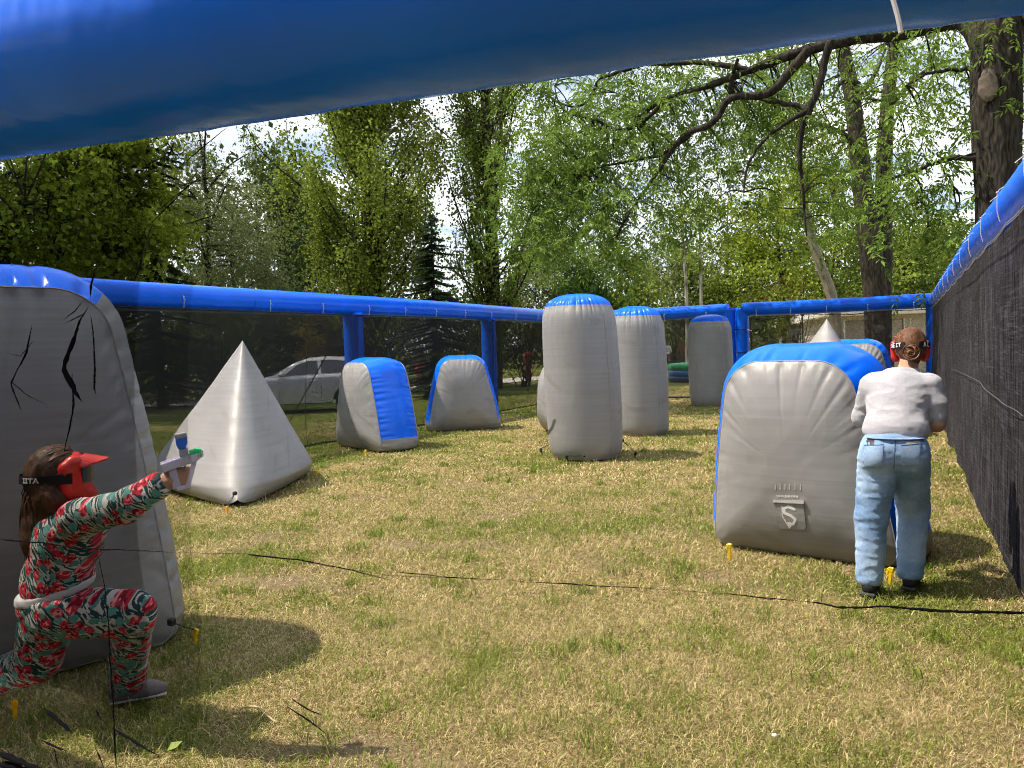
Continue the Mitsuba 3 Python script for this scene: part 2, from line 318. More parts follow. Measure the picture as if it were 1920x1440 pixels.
def can(key, x, y, R, H, seed, lean=(0, 0), cap=0.17):
    """an upright inflated cylinder with a puckered blue top."""
    r = np.random.default_rng(seed); n = 260; g = np.arange(n)*2*np.pi/n
    dp, L = pinches(n, 2*np.pi*R/n, r, 0.085, 0.020)
    zs = np.r_[np.linspace(0.0, 0.18, 10)[:-1], np.linspace(0.18, H-cap, 80)]
    z, gg = np.meshgrid(zs, g, indexing='ij')
    prof = R*(0.965+0.05*np.sin(np.clip(z/(H-cap), 0, 1)*np.pi)**0.8)*(1-0.10*np.exp(-(z/0.07)**1.3))
    prof = prof-0.085*R*np.exp(-(np.maximum(H-cap-z, 0)/0.09)**1.4)
    prof = prof-dp[None]*np.exp(-(np.maximum(H-cap-z, 0)/L[None])**1.3)*1.0
    def world(a, rad, zz):
        v = np.stack([x+rad*np.cos(a)+lean[0]*zz, y+rad*np.sin(a)+lean[1]*zz, zz], -1); return v.reshape(-1, 3)
    v = world(gg, prof, z); f = grid_faces(len(zs), n, True)
    v = wrinkle(v, f, 0.004, 2.6, seed)
    part(key, 'body', (v, f), 'm_pvc_grey', True)
    # vertical welded seam
    k = 40 if seed % 2 else 150
    k = int(((math.atan2(-y, -x)+0.75) % (2*math.pi))/(2*math.pi)*n) % n
    part(key, 'seam', tube(v.reshape(len(zs), n, 3)[2:-2, k]+np.array([math.cos(g[k]), math.sin(g[k]), 0])*0.001, 0.0045, 5), 'm_pvc_grey', True)
    rim = prof[-1]; q = np.linspace(1, 0, 26)
    Q, gg = np.meshgrid(q, g, indexing='ij')
    rad = rim[None]*Q
    zz = H-cap+cap*(1-Q**2.6)**0.62-dp[None]*np.exp(-((1-Q)*R/L[None])**1.3)*0.9*np.clip((1-Q)*R/0.015, 0, 1)
    v = world(gg, rad, zz); f = grid_faces(26, n, True)
    part(key, 'blue_cap', (v, f), 'm_pvc_blue', True)
def pyramid(key, base, apex, seed, bulge=0.25):
    """a three-sided inflated pyramid: bulging grey sides, softly rounded edges, thin welds along them."""
    from scipy.ndimage import gaussian_filter1d
    B = np.asarray(base, float); A = np.asarray(apex, float); n, m = 90, 90; B = B.mean(0)+(B-B.mean(0))*1.10
    if np.cross(B[1]-B[0], B[2]-B[0])[2] < 0: B = B[::-1]
    rows = []
    for w in np.linspace(0, 0.995, m):
        pts = []
        tuck = 0.10*math.exp(-(w/0.035)**1.1)
        for i in range(3):
            a, b = B[i], B[(i+1) % 3]; e = b-a; o = np.array([e[1], -e[0], 0]); o /= np.linalg.norm(o)
            u = (np.arange(n)/n)[:, None]
            pts.append((a+e*u)+o*(bulge*(4*u*(1-u))**0.8*(0.35+0.65*min(1, w/0.10))-tuck*0.6))
        q = np.vstack(pts); q = q+(A-q)*w
        q[:, 2] = A[2]*(w+0.0)+0.07*math.exp(-(w/0.06)**1.2)*np.abs(2*(np.arange(3*n) % n)/n-1)**6
        q[:, :2] = gaussian_filter1d(q[:, :2], 8.5+5.0*w, axis=0, mode='wrap')
        rows.append(q)
    V = np.array(rows).reshape(-1, 3); f = grid_faces(m, 3*n, True)
    V = np.vstack([V, A[None]]); t = (m-1)*3*n; k = np.arange(3*n)
    f = np.vstack([f, np.stack([t+k, t+(k+1) % (3*n), k*0+len(V)-1], 1)])
    V = wrinkle(V, f, 0.007, 2.4, seed, np.clip((A[2]-V[:, 2])*3, 0, 1)); V[:, 2] = np.maximum(V[:, 2], 0.005)
    part(key, 'body', (V, f), 'm_pvc_grey', True)
def peg(p, tilt, strap_to=None, col=(0.62, 0.40, 0.01), label='', h=0.16, holder=None, group=None):
    """a yellow ground peg with a hooked head, driven at a slant."""
    k = thing('ground_peg', label, 'ground peg', group)
    p = np.asarray(p, float); t = np.array([tilt[0], tilt[1], 1.0]); t /= np.linalg.norm(t)
    top = p+t*h
    side = np.cross(t, [0.3, 1, 0]); side /= np.linalg.norm(side)
    m = box([-0.010, -0.007, -0.05], [0.010, 0.007, h-0.02], 0.003)
    part(k, 'shaft', oriented(m, p, side, ez=t), 'm_gloss', False, color=np.array(col))
    hd = join([box([-0.016, -0.010, h-0.03], [0.016, 0.010, h], 0.004), box([0.012, -0.008, h-0.05], [0.025, 0.008, h-0.010], 0.003)])
    part(k, 'head', oriented(hd, p, side, ez=t), 'm_gloss', False, color=np.array(col))
    if strap_to is not None:
        st = np.asarray(strap_to, float); e = top-t*0.03
        for o in (-0.011, 0.011):
            s_ = thing('tie_down_strap', 'thin black tie-down strap running to the '+label.replace('yellow peg', 'yellow peg', 1), 'strap', 'black straps from bunkers to pegs') if o < 0 else s_
            part(s_, 'webbing', tube([st+side*o*0.4, (st+e)/2+side*o+[0, 0, -0.004], e+side*o], 0.0055, 5, flat=0.5), 'm_black')
    return k

# ------------------------------------------------------------------ the arena: inflatable frames and their nets
XL, XR, YF, YB, ZT, RT = -8.88, 0.66, 1.08, 21.05, 2.37, 0.178
def air_beam(pts, rad, n=220, seed=0, sides=36, sag=0.0):
    p = spline(pts, n); v, f = tube(p, rad, sides)
    v = wrinkle(v, f, 0.005, 2.4, seed); return wrinkle(v, f, 0.0022, 9.0, seed+50), f
def air_post(x, y, z1, r, seed): return air_beam([[x, y, 0.0], [x, y, z1]], r, 40, seed, 28)
def joint_seams(k, pts, r, axis):
    for p in pts:
        a = np.linspace(0, 2*np.pi, 37); e1, e2 = [(np.array([0, 1.0, 0]), np.array([0, 0, 1.0])), (np.array([1.0, 0, 0]), np.array([0, 0, 1.0])), (np.array([1.0, 0, 0]), np.array([0, 1.0, 0]))][axis]
        part(k, 'weld', tube(np.asarray(p)+np.outer(np.cos(a), e1*r)+np.outer(np.sin(a), e2*r), 0.005, 5, caps=False), 'm_pvc_blue', True)
fr = thing('inflatable_wall', 'huge dark blue inflatable beam crossing the top of the picture overhead', 'inflatable wall')
front_pts = [(XL, YF, 2.29), (-5, YF, 2.25), (-1.95, YF, 2.171), (-0.885, YF, 2.117), (0.124, YF, 2.060), (0.8, YF, 2.02)]
v, f = air_beam(front_pts, 0.180, 900, 1, 120)
q = v*np.array([2.6, 1, 1])+np.stack([v[:, 2]*3.0, 0*v[:, 0], 0*v[:, 0]], 1); ridge = (1-np.abs(2*fb(q, 1.5, 2, 61)-1))**14*np.clip(fb(v, 1.1, 2, 64)*4-1.7, 0, 1)      # creases where the skin is slack
v = v+normals_of(v, f)*(0.003*ridge)[:, None]
part(fr, 'beam', (v, f), 'm_pvc_blue', True)
joint_seams(fr, [(-4.4, YF, 2.24)], 0.180, 0)
fl = thing('inflatable_wall', 'blue inflatable beam and posts of the left wall, behind the white pyramid', 'inflatable wall')
part(fl, 'beam', air_beam([(XL, YF+0.3, 2.30), (XL, 8, 2.345), (XL, 14, 2.385), (XL, YB-0.05, ZT)], [0.19], 260, 2), 'm_pvc_blue', True)
for y in (6.0, 11.12, 16.2): part(fl, 'post', air_post(XL, y, 2.25, 0.18, int(y)), 'm_pvc_blue', True)
joint_seams(fl, [(XL, y, 2.30+0.0085*(min(y, 14)-5)) for y in (8.6, 11.5, 13.7, 16.6)], 0.19, 1)
f1 = thing('inflatable_wall', 'blue inflatable frame at the back, between the left wall and the double post', 'inflatable wall')
part(f1, 'beam', air_beam([(XL+0.1, YB, ZT), (-6.5, YB, ZT-0.01), (-4.2, YB, ZT+0.0)], 0.176, 90, 3), 'm_pvc_blue', True)
part(f1, 'post', air_post(-4.2, YB, 2.42, 0.18, 31), 'm_pvc_blue', True); part(f1, 'post', air_post(XL+0.25, YB, 2.25, 0.17, 32), 'm_pvc_blue', True)
f2 = thing('inflatable_wall', 'blue inflatable frame at the back right, between the double post and the dark right wall', 'inflatable wall')
part(f2, 'beam', air_beam([(-3.84, YB, ZT+0.0), (-1.7, YB, ZT-0.015), (XR+0.1, YB, ZT)], 0.178, 90, 4), 'm_pvc_blue', True)
part(f2, 'post', air_post(-3.84, YB, 2.42, 0.168, 33), 'm_pvc_blue', True); part(f2, 'post', air_post(XR-0.05, YB+0.05, 2.25, 0.16, 34), 'm_pvc_blue', True)
f3 = thing('inflatable_wall', 'blue inflatable beam rising steeply along the dark right wall', 'inflatable wall')
part(f3, 'beam', air_beam([(XR+0.05, YF+0.2, 2.30), (XR+0.02, 5.3, 2.325), (XR, 9, 2.36), (XR, YB, ZT)], 0.152, 300, 5), 'm_pvc_blue', True)
for y in (6.2, 11.2, 16.2): part(f3, 'post', air_post(XR+0.1, y, 2.25, 0.15, int(y*7)), 'm_pvc_blue', True)

def net_sheet(axis, c, lo, hi, z0, z1, seed, wave=0.03, n=(160, 40), foot=0.0, ztop=None):
    s, z = np.meshgrid(np.linspace(lo, hi, n[0]), np.linspace(0, 1, n[1]), indexing='ij')
    zz = z0+(z1-z0)*z if ztop is None else z0+(ztop(s)-z0)*z
    q = np.stack([s*0.9, zz*0.45, s*0+seed], -1)
    o = c+wave*2*(meshkit.fbm(q, 3, seed)-0.5)*(1-z**4)+foot*(1-z)**2*(0.6+0.8*meshkit.noise(q*1.3, seed+4))
    v = np.stack([o, s, zz] if axis == 0 else [s, o, zz], -1).reshape(-1, 3)
    return (v, grid_faces(*n)), np.stack([s, zz], -1).reshape(-1, 2)
def tie(p, out, drop, r=0.005):
    """a white plastic tie: eye on the beam, strap, knot and free end."""
    p = np.asarray(p, float); out = np.asarray(out, float); d = np.array([0, 0, -1.0])
    return join([tube(spline([p-out*0.02+[0, 0, 0.03], p+out*0.012, p+out*0.014+d*drop*0.55, p+out*0.0+d*drop], 9), r, 5),
                 trimesh.creation.icosphere(1, r*2.4).apply_translation(p+out*0.014), tube([p+out*0.012+d*0.02, p+out*0.05+d*0.05], r*0.7, 4)])
WHITE = np.array([0.75, 0.75, 0.72])
nl = thing('net', 'dark see-through net wall along the left side, in front of the silver car', 'net')
m, uv = net_sheet(0, XL+0.20, 2.0, YB-0.25, 0.0, 2.20, 3, 0.035)
part(nl, 'mesh', m, 'm_net', True, uv=uv)
m, uv = net_sheet(0, XL+0.165, 2.0, YB-0.25, 0.0, 2.20, 4, 0.02); part(nl, 'mesh', m, 'm_net_second', True, uv=uv)
part(nl, 'hem', tube(spline([(XL+0.19, 2, 2.155), (XL+0.19, 9, 2.185), (XL+0.19, 15, 2.215), (XL+0.19, YB-0.3, 2.205)], 60), 0.022, 6, flat=0.35), 'm_black')
part(nl, 'foot_cord', tube(np.stack([np.full(80, XL+0.21)+0.02*np.sin(np.arange(80)*0.9), np.linspace(2, YB-0.3, 80), 0.03+0.01*np.sin(np.arange(80))], 1), 0.012, 5), 'm_black')
for y in [7.3, 8.9, 10.1, 11.35, 12.5, 13.6, 14.8, 16.0, 17.3, 18.6, 19.9]:
    part(nl, 'tie', tie((XL+0.185, y, 2.36+0.005*(y-11)), (1, 0, 0), 0.16, 0.0042), 'm_gloss', color=WHITE*0.8)
for y in (5.2, 7.9, 9.6, 12.0, 14.1, 15.3, 17.8, 19.2):
    zz_ = np.linspace(0.03, 2.18, 14); part(nl, 'seam', tube(np.stack([np.full(14, XL+0.21)+0.015*np.sin(zz_*3+y), y+0.03*np.sin(zz_*2.2+y*3), zz_], 1), 0.0045, 4), 'm_black')
nb = thing('net', 'dark net panel at the back between left wall and double blue post', 'net')
m, uv = net_sheet(1, YB-0.17, XL+0.22, -4.42, 0.05, 2.21, 5, 0.03, (70, 24)); part(nb, 'mesh', m, 'm_net', True, uv=uv)
part(nb, 'foot_cord', tube([(XL+0.22, YB-0.17, 0.05), (-4.42, YB-0.17, 0.05)], 0.03, 6), 'm_black')
nr = thing('net', 'crumpled dark net panel at the back right, in front of the pale building', 'net')
m, uv = net_sheet(1, YB-0.17, -3.62, XR-0.16, 0.05, 2.17, 8, 0.09, (90, 40)); part(nr, 'mesh', m, 'm_net_crumple', True, uv=uv)
part(nr, 'hem', tube(spline([(-3.62, YB-0.2, 2.12), (-3.0, YB-0.2, 2.10), (-2.2, YB-0.2, 2.165), (-1.2, YB-0.2, 2.11), (-0.5, YB-0.2, 2.16), (XR-0.18, YB-0.2, 2.15)], 40), 0.04, 6, flat=0.3), 'm_black')
part(nr, 'side_cord', tube(spline([(-3.62, YB-0.18, 2.15), (-3.58, YB-0.2, 1.2), (-3.62, YB-0.18, 0.05)], 20), 0.022, 6), 'm_black')
for n_, xs in ((nb, (-5.9, -4.75)), (nr, (-3.45, -2.6, -1.75, -0.8, 0.2))):
    for x in xs: part(n_, 'tie', tie((x, YB-0.185, 2.33), (0, -1, 0), 0.18, 0.0052), 'm_gloss', color=WHITE*0.8)
for z in (1.85, 1.25, 0.7):
    part(nr, 'post_lace', tube(spline([(-4.02, YB-0.16, z), (-3.8, YB-0.175, z+0.0), (-3.62, YB-0.2, z-0.03)], 8), 0.012, 5), 'm_black')
    part(nr, 'tie', join([trimesh.creation.icosphere(1, 0.02).apply_translation((-3.66, YB-0.2, z-0.02)), tube([(-3.66, YB-0.2, z-0.02), (-3.56, YB-0.25, z-0.06)], 0.009, 4)]), 'm_gloss', color=WHITE)
nw = thing('net', 'nearly opaque black woven net wall along the right side', 'net')
topz = lambda s: 2.185+0.0022*(s-5)+0.012*np.sin(s*5.2)
m, uv = net_sheet(0, XR-0.075, 1.3, YB-0.1, 0.0, 2.2, 13, 0.05, (300, 60), foot=-0.03, ztop=topz)
part(nw, 'mesh', m, 'm_net_cloth', True, uv=uv)
ties = [4.2, 5.35, 6.45, 7.6, 8.8, 10.0, 11.3, 12.6, 14.0, 15.4, 16.8, 18.2, 19.6]
for y in ties: part(nw, 'tie', tie((XR-0.16, y, 2.345+0.003*(y-10)), (-1, 0, 0), 0.17, 0.0027), 'm_gloss', color=WHITE*0.75)
cord = []
for a, b in zip(ties[:-1], ties[1:]):
    t = np.linspace(0, 1, 9)[:-1]; cord += [(XR-0.13, a+(b-a)*q, 2.15-0.018*4*q*(1-q)) for q in t]
for o in (0, 0.013): part(nw, 'rope', tube(np.array(cord)+[0, 0, -o*(1.0)], 0.0022, 5), 'm_vertex', color=np.array([0.30, 0.29, 0.26]))
# a pale crease running down the cloth
q = np.array([(1785, 692), (1812, 703), (1835, 716), (1848, 730), (1868, 745), (1885, 758), (1905, 772), (1919, 781)])
pts = on_plane(q, 0, XR-0.10)
part(nw, 'crease', tube(spline(pts+rng.normal(0, 0.004, pts.shape)*[0.3, 1, 1], 50), 0.0026, 5, flat=0.5), 'm_vertex', color=np.array([0.09, 0.09, 0.095]))

# the sheer net right in front, hanging from the overhead beam
YN = YF+0.05
nf = thing('net', 'sheer black net hanging in the foreground, with dark folds and a black seam', 'net')
m, uv = net_sheet(1, YN, -8.6, XR-0.08, 0.0, 1.98, 21, 0.012, (220, 40)); part(nf, 'mesh', m, 'm_net_sheer', True, uv=uv)
# on the left the spare length of net hangs double
ZZ0 = float(on_plane([(246, 700)], 1, YN)[0, 0]); zz = np.linspace(0.68, 1.98, 60); edge = ZZ0+0.05*np.sin(zz*3.1)+0.10*(meshkit.fbm(np.stack([zz*1.6, zz*0, zz*0], 1), 3, 4)-0.5)+0.06*(zz-1.4)
P = []
for t in np.linspace(0, 1, 30): P.append(np.stack([-6.5*(1-t)+edge*t, np.full(60, YN+0.03)+0.01*np.sin(zz*4+t*20), zz], 1))
P1 = [q+np.array([float(on_plane([(334, 700)], 1, YN)[0, 0])-ZZ0, 0.02, 0]) for q in P]
part(nf, 'overlap', (np.vstack(P1), grid_faces(30, 60)), 'm_net_part', True)
part(nf, 'overlap', (np.vstack(P), grid_faces(30, 60)), 'm_net_double', True, label='doubled net darkening the left side')
def fold(px, w, name='fold', jag=1.5, seed=0, y=None):
    """a ribbon of bunched net along survey points px of the net's own plane, width w in picture units."""
    r = np.random.default_rng(seed+len(px)*7+int(px[0][0])); p = np.asarray(px, float); ww = np.broadcast_to(np.asarray(w, float), (len(p),))
    s = np.r_[0, np.cumsum(np.linalg.norm(np.diff(p, axis=0), axis=1))]; n = max(8, int(s[-1]/6)); t = np.linspace(0, s[-1], n)
    c = np.stack([np.interp(t, s, p[:, 0]), np.interp(t, s, p[:, 1])], 1)+np.cumsum(r.normal(0, jag*0.3, (n, 2)), 0)*np.sin(np.linspace(0, np.pi, n))[:, None]
    q = on_plane(c, 1, YN-0.012 if y is None else y)
    dist = np.linalg.norm(q-E0, axis=1)
    rad = 0.85*np.interp(t, s, ww)/2/F_PX*dist*(0.7+0.6*r.random(n)); rad *= np.clip(np.minimum(np.arange(n), np.arange(n)[::-1])/3+0.25, 0, 1)
    part(nf, name, tube(q, rad, 6, flat=0.6), 'm_fold', True)
fold([(0, 1011), (87, 1020), (192, 1031), (257, 1033), (330, 1036)], [5, 3, 4, 2.5, 1], 'seam')
fold([(330, 1036), (465, 1039), (560, 1050), (640, 1066), (735, 1080), (850, 1083), (1000, 1092), (1210, 1103), (1362, 1113), (1505, 1127)], [1.0, 1.4, 1.2, 1.4, 1.0, 1.3, 1.1, 1.3, 1.2, 1.4], 'seam', 0.8)
fold([(465, 1040), (560, 1052), (640, 1068), (735, 1088)], [5, 4, 4, 1.5], 'seam')
fold([(745, 1073), (850, 1081), (940, 1088)], [3, 3, 1], 'seam')
fold([(1000, 1091), (1090, 1098), (1210, 1101)], [2, 4, 1.2], 'seam')
fold([(1362, 1113), (1430, 1121), (1505, 1127)], [3, 4, 1.5], 'seam')
fold([(1505, 1127), (1540, 1131), (1570, 1138), (1640, 1138), (1720, 1143), (1800, 1146), (1925, 1149)], [3, 5, 7, 6, 7, 8, 8], 'seam')
fold([(178, 503), (173, 530), (170, 560)], [3, 5, 3])
fold([(166, 575), (150, 600), (137, 640), (124, 668), (118, 692), (130, 715), (140, 735), (154, 754)], [2, 4, 8, 10, 9, 13, 10, 3])
fold([(158, 588), (140, 598), (122, 606)], [4, 3, 2]); fold([(160, 560), (140, 585), (118, 600)], [2, 3, 1])
fold([(170, 590), (176, 640), (180, 690), (177, 728), (180, 740)], [2, 3, 4, 5, 2])
fold([(135, 700), (138, 760), (120, 850)], [3, 4, 2]); fold([(60, 610), (50, 660), (18, 720), (40, 770)], [2, 4, 3, 2]); fold([(20, 715), (52, 740), (90, 760)], [3, 2, 1]); fold([(62, 640), (40, 668), (12, 662)], [3, 2, 1])
fold([(183, 1037), (197, 1100), (209, 1190), (214, 1300), (216, 1371), (218, 1440)], [1.2, 1.6, 2.4, 3, 3, 2])
fold([(83, 1328), (105, 1348), (136, 1376)], [8, 9, 3]); fold([(78, 1388), (100, 1397), (126, 1408)], [4, 6, 2]); fold([(210, 1364), (255, 1393), (300, 1418)], [7, 5, 2]); fold([(180, 1330), (190, 1350)], [4, 2])
fold([(535, 1322), (575, 1350), (616, 1380)], [3, 5, 2]); fold([(540, 1305), (575, 1330), (606, 1342)], [2, 4, 2]); fold([(535, 1285), (572, 1305)], [1.5, 1]); fold([(0, 1412), (40, 1428), (90, 1446)], [16, 14, 4]); fold([(0, 1432), (60, 1446)], [22, 6])
fold([(100, 1395), (110, 1440)], [1.5, 2]); fold([(178, 1400), (195, 1440)], [3, 2])
for k, (a, b) in enumerate((((430, 235), (330, 320)), ((405, 312), (290, 400)), ((440, 325), (330, 352)), ((360, 340), (270, 430)), ((420, 400), (330, 425)), ((330, 255), (300, 330)), ((372, 318), (352, 345)))):
    fold([a, ((a[0]+b[0])/2+4, (a[1]+b[1])/2-3), b], [1, 3.2, 1], seed=k)
wc = thing('white_cord', 'thin white cord hanging off the overhead beam at the top right', 'cord')
q = on_plane([(1668, -20), (1678, 12), (1686, 44), (1689, 62)], 1, YF-0.19); part(wc, 'strand', tube(spline(q, 12), 0.0026, 6), 'm_vertex', color=np.array([0.42, 0.42, 0.45]))

# ------------------------------------------------------------------ the bunkers
b = thing('inflatable_bunker', 'tall shaded grey bunker with a blue top, behind the kneeling person', 'inflatable bunker')
temple(b, np.array([-4.12, 2.09, 0.0]), (0.92, -0.36), 1.74, 1.16, 1.86, 0.72, 101, blue_from=0.95, rt=0.25, bulge=0.13, band_bulge=0.14, gap=0.15, pinch=0.035)
b = thing('inflatable_bunker', 'grey three-sided inflatable pyramid in front of the left net', 'inflatable bunker')
pyramid(b, [(-5.95, 5.53, 0), (-7.02, 7.80, 0), (-8.60, 6.50, 0)], (-6.9, 6.6, 1.70), 111)
b = thing('inflatable_bunker', 'tilted grey wedge bunker with a wide blue side, right of the pyramid', 'inflatable bunker')
temple(b, np.array([-7.62, 10.02, 0.0]), (-0.40, -0.92), 1.50, 0.80, 1.36, 0.66, 121, lean=(-0.02, 0.02))
b = thing('inflatable_bunker', 'grey wedge bunker with a narrow blue left edge, beside the far left post', 'inflatable bunker')
temple(b, np.array([-7.66, 12.83, 0.0]), (0.56, -0.83), 1.34, 0.74, 1.34, 0.74, 131, rt=0.22)
b = thing('inflatable_bunker', 'nearest and largest grey cylinder bunker with a puckered blue top', 'inflatable bunker')
can(b, -3.93, 9.88, 0.515, 2.23, 141, (-0.03, -0.01))
FL = thing('label_flap', 'small pale flap hanging low on the left of the nearest cylinder bunker', 'flap')
q = at_depth([(1024, 812), (1038, 786), (1041, 787), (1036, 822), (1027, 815)], 10.15)
part(FL, 'cloth', join([tube(spline(at_depth([(1040, 786), (1036, 800), (1026, 814)], 10.05), 10), 0.055, 8, flat=0.12)]), 'm_pvc_grey', True)
b = thing('inflatable_bunker', 'second cylinder bunker, half hidden to the right of the nearest one', 'inflatable bunker')
can(b, -4.02, 12.66, 0.48, 2.17, 142, (-0.03, 0))
b = thing('inflatable_bunker', 'farthest cylinder bunker in front of the double blue post', 'inflatable bunker')
can(b, -4.22, 18.95, 0.525, 2.20, 151, (-0.01, 0))
b = thing('inflatable_bunker', 'grey bunker peeping out to the left of the nearest cylinder', 'inflatable bunker')
temple(b, np.array([-5.33, 12.7, 0.0]), (-0.75, -0.66), 1.05, 0.6, 1.25, 0.7, 161, rt=0.2, bulge=0.24)
b = thing('inflatable_bunker', 'big grey wedge bunker with blue top that the person in jeans leans behind', 'inflatable bunker')
temple(b, np.array([-0.575, 6.02, 0.0]), (-0.20, -0.98), 1.26, 0.80, 1.36, 0.78, 171, rt=0.25, bulge=0.14, band_bulge=0.125, gap=0.15, pinch=0.017, skew=-0.10)
BIG = b
b = thing('inflatable_bunker', 'grey inflatable pyramid whose tip shows above the big right bunker', 'inflatable bunker')
pyramid(b, [(-1.98, 8.85, 0), (-0.05, 8.1, 0), (-0.15, 10.2, 0)], (-0.75, 9.0, 1.73), 181)
b = thing('inflatable_bunker', 'small far wedge bunker with blue top, left of the masked head on the right', 'inflatable bunker')
temple(b, np.array([-0.72, 13.3, 0.0]), (0.0, -1.0), 1.30, 0.74, 1.42, 0.7, 191, rt=0.22)

# ------------------------------------------------------------------ trees and shrubs
def unit(v): return v/(np.linalg.norm(v, axis=-1, keepdims=True)+1e-12)
def leaf_mesh(P, D, N, L, W, col):
    """diamond leaves: foot P, axis D, facing N, length L, width W."""
    n = len(P); D = unit(D); S = unit(np.cross(D, N)); Nn = np.cross(S, D)
    L = np.broadcast_to(L, (n,))[:, None]; W = np.broadcast_to(W, (n,))[:, None]
    v = np.empty((n, 4, 3)); v[:, 0] = P; v[:, 1] = P+D*L*0.45+S*W/2+Nn*W*0.12; v[:, 2] = P+D*L-Nn*L*0.10; v[:, 3] = P+D*L*0.45-S*W/2+Nn*W*0.12
    f = (np.array([[0, 1, 2], [0, 2, 3]])[None]+(np.arange(n)*4)[:, None, None]).reshape(-1, 3)
    return v.reshape(-1, 3), f, np.repeat(np.clip(col, 0.003, 0.6), 4, 0)
def leaf_colors(P, base, r, var=0.35, hue=0.25, clump=0.9, yellow=0.0):
    n = len(P); b = np.array(base)
    k = (1-var)+2*var*r.random((n, 1)); c = (fb(P, clump, 2, 77)-0.5)[:, None]
    col = b*k*(1+1.1*c)+np.array([0.03, 0.02, 0.0])*hue*r.random((n, 1))*(1+2*c)
    if yellow: col = np.where(r.random((n, 1)) < yellow, np.array([0.26, 0.20, 0.02])*(0.6+0.6*r.random((n, 1))), col)
    return col
def twig_net(centers, nodes, r, rad=0.02, droop=0.0, sides=4):
    """thin curved twigs from the nearest node of the limbs to every cluster centre."""
    from scipy.spatial import cKDTree
    _, j = cKDTree(nodes).query(centers); out = []
    t = np.linspace(0, 1, 6)[:, None]
    for c, a in zip(centers, nodes[j]):
        if np.linalg.norm(c-a) < 0.02: continue
        m = (a+c)/2+np.array([0, 0, 0.18*np.linalg.norm(c-a)])+r.normal(0, 0.08, 3)*np.linalg.norm(c-a)
        p = a*(1-t)**2+2*m*t*(1-t)+c*t**2
        out.append(tube(p, rad*np.linspace(1, 0.25, 6)*(0.4+0.6*min(1.5, np.linalg.norm(c-a))), sides, caps=False))
    return join(out)
def cloud(centers, n, size, r, flat=0.7):
    """n leaf spots in each cluster."""
    C = np.repeat(centers, n, 0); s = np.repeat(np.broadcast_to(size, (len(centers),)), n)[:, None]
    return C+r.normal(0, 1, (len(C), 3))*s*np.array([1, 1, flat])*0.5
def broad_leaves(P, r, L, W, droop=0.5, nup=0.8):
    n = len(P); D = r.normal(0, 1, (n, 3)); D[:, 2] -= droop; N = r.normal(0, 0.75, (n, 3)); N[:, 2] += nup
    return D, N, L*(0.6+0.7*r.random(n)), W*(0.6+0.7*r.random(n))
def foot(x, d):
    p = at_depth([(x, 700)], d)[0]; p[2] = -0.05; return p
def px_path(pts, d):
    d = np.broadcast_to(np.asarray(d, float), (len(pts),)); return np.array([at_depth([p], k)[0] for p, k in zip(pts, d)])
def bole(p, rad, sides=18, seed=0, rough=0.05):
    v, f = tube(p, rad, sides); k = np.linalg.norm(v-np.repeat(np.vstack([p]), sides, 0)[:1], axis=1)
    n = normals_of(v, f); return v+n*((fb(v*np.array([1, 1, 0.35]), 3.0, 3, seed)-0.5)*2*rough)[:, None], f
def ellipsoid_clusters(c, rx, ry, rz, n, r, shell=0.35, low=-1.0):
    u = unit(r.normal(0, 1, (n*2, 3))); u = u[u[:, 2] > low][:n]
    return np.asarray(c)+u*np.array([rx, ry, rz])*(shell+(1-shell)*r.random((len(u), 1))**0.6)

def broad_tree(label, x, d, H, width, base, seed, clusters=110, per=110, leaf=(0.13, 0.09), trunk=0.16, crown_from=0.25, var=0.35, sizes=0.85, group=None, shape=1.0, yellow=0.0, lean=0.0, bend=None, cat='tree', name='tree', nleaf=1.0, spot=None):
    r = np.random.default_rng(seed); k = thing(name, label, cat, group); p0 = foot(x, d) if spot is None else np.array([*spot, -0.05])
    side = np.array([math.cos(YAW), math.sin(YAW), 0])
    tp = spline([p0, p0+[0.1*r.normal(), 0.1*r.normal(), H*0.3]+side*lean*0.3, p0+[0.2*r.normal(), 0.2*r.normal(), H*0.62]+side*lean*0.7, p0+[0, 0, H*0.95]+side*lean], 26)
    part(k, 'trunk', bole(tp, trunk*np.linspace(1.25, 0.12, 26)**0.9, 12, seed, 0.15*trunk), 'm_bark', True)
    cen = p0+side*lean*0.6+np.array([0, 0, H*(crown_from+1)/2])
    C = ellipsoid_clusters(cen, width/2, width/2, H*(1-crown_from)/2, clusters, r, 0.3)
    C[:, :2] = cen[:2]+(C[:, :2]-cen[:2])*(1+shape*0.15*np.sin(C[:, 2:]*2.1+seed))
    sz = sizes*(0.6+0.8*r.random(len(C)))
    br = []
    for q in range(9):
        t = tp[int(6+q*1.9)]; a = r.random()*6.283; e = t+np.array([math.cos(a)*width*0.38, math.sin(a)*width*0.38, H*0.10*(1+r.random())])
        bp = spline([t, (t+e)/2+[0, 0, 0.25], e], 9); br.append((bp, trunk*0.4))
    part(k, 'branches', join([tube(b, w*np.linspace(1, 0.3, 9), 6) for b, w in br]+[twig_net(C, np.vstack([tp[5:]]+[b for b, _ in br]), r, 0.025)]), 'm_bark', True)
    P = cloud(C, int(per*nleaf), sz, r); D, N, L, W = broad_leaves(P, r, *leaf)
    v, f, c = leaf_mesh(P, D, N, L, W, leaf_colors(P, base, r, var, yellow=yellow))
    part(k, 'crown', (v, f), 'm_leaf', False, color=c); return k
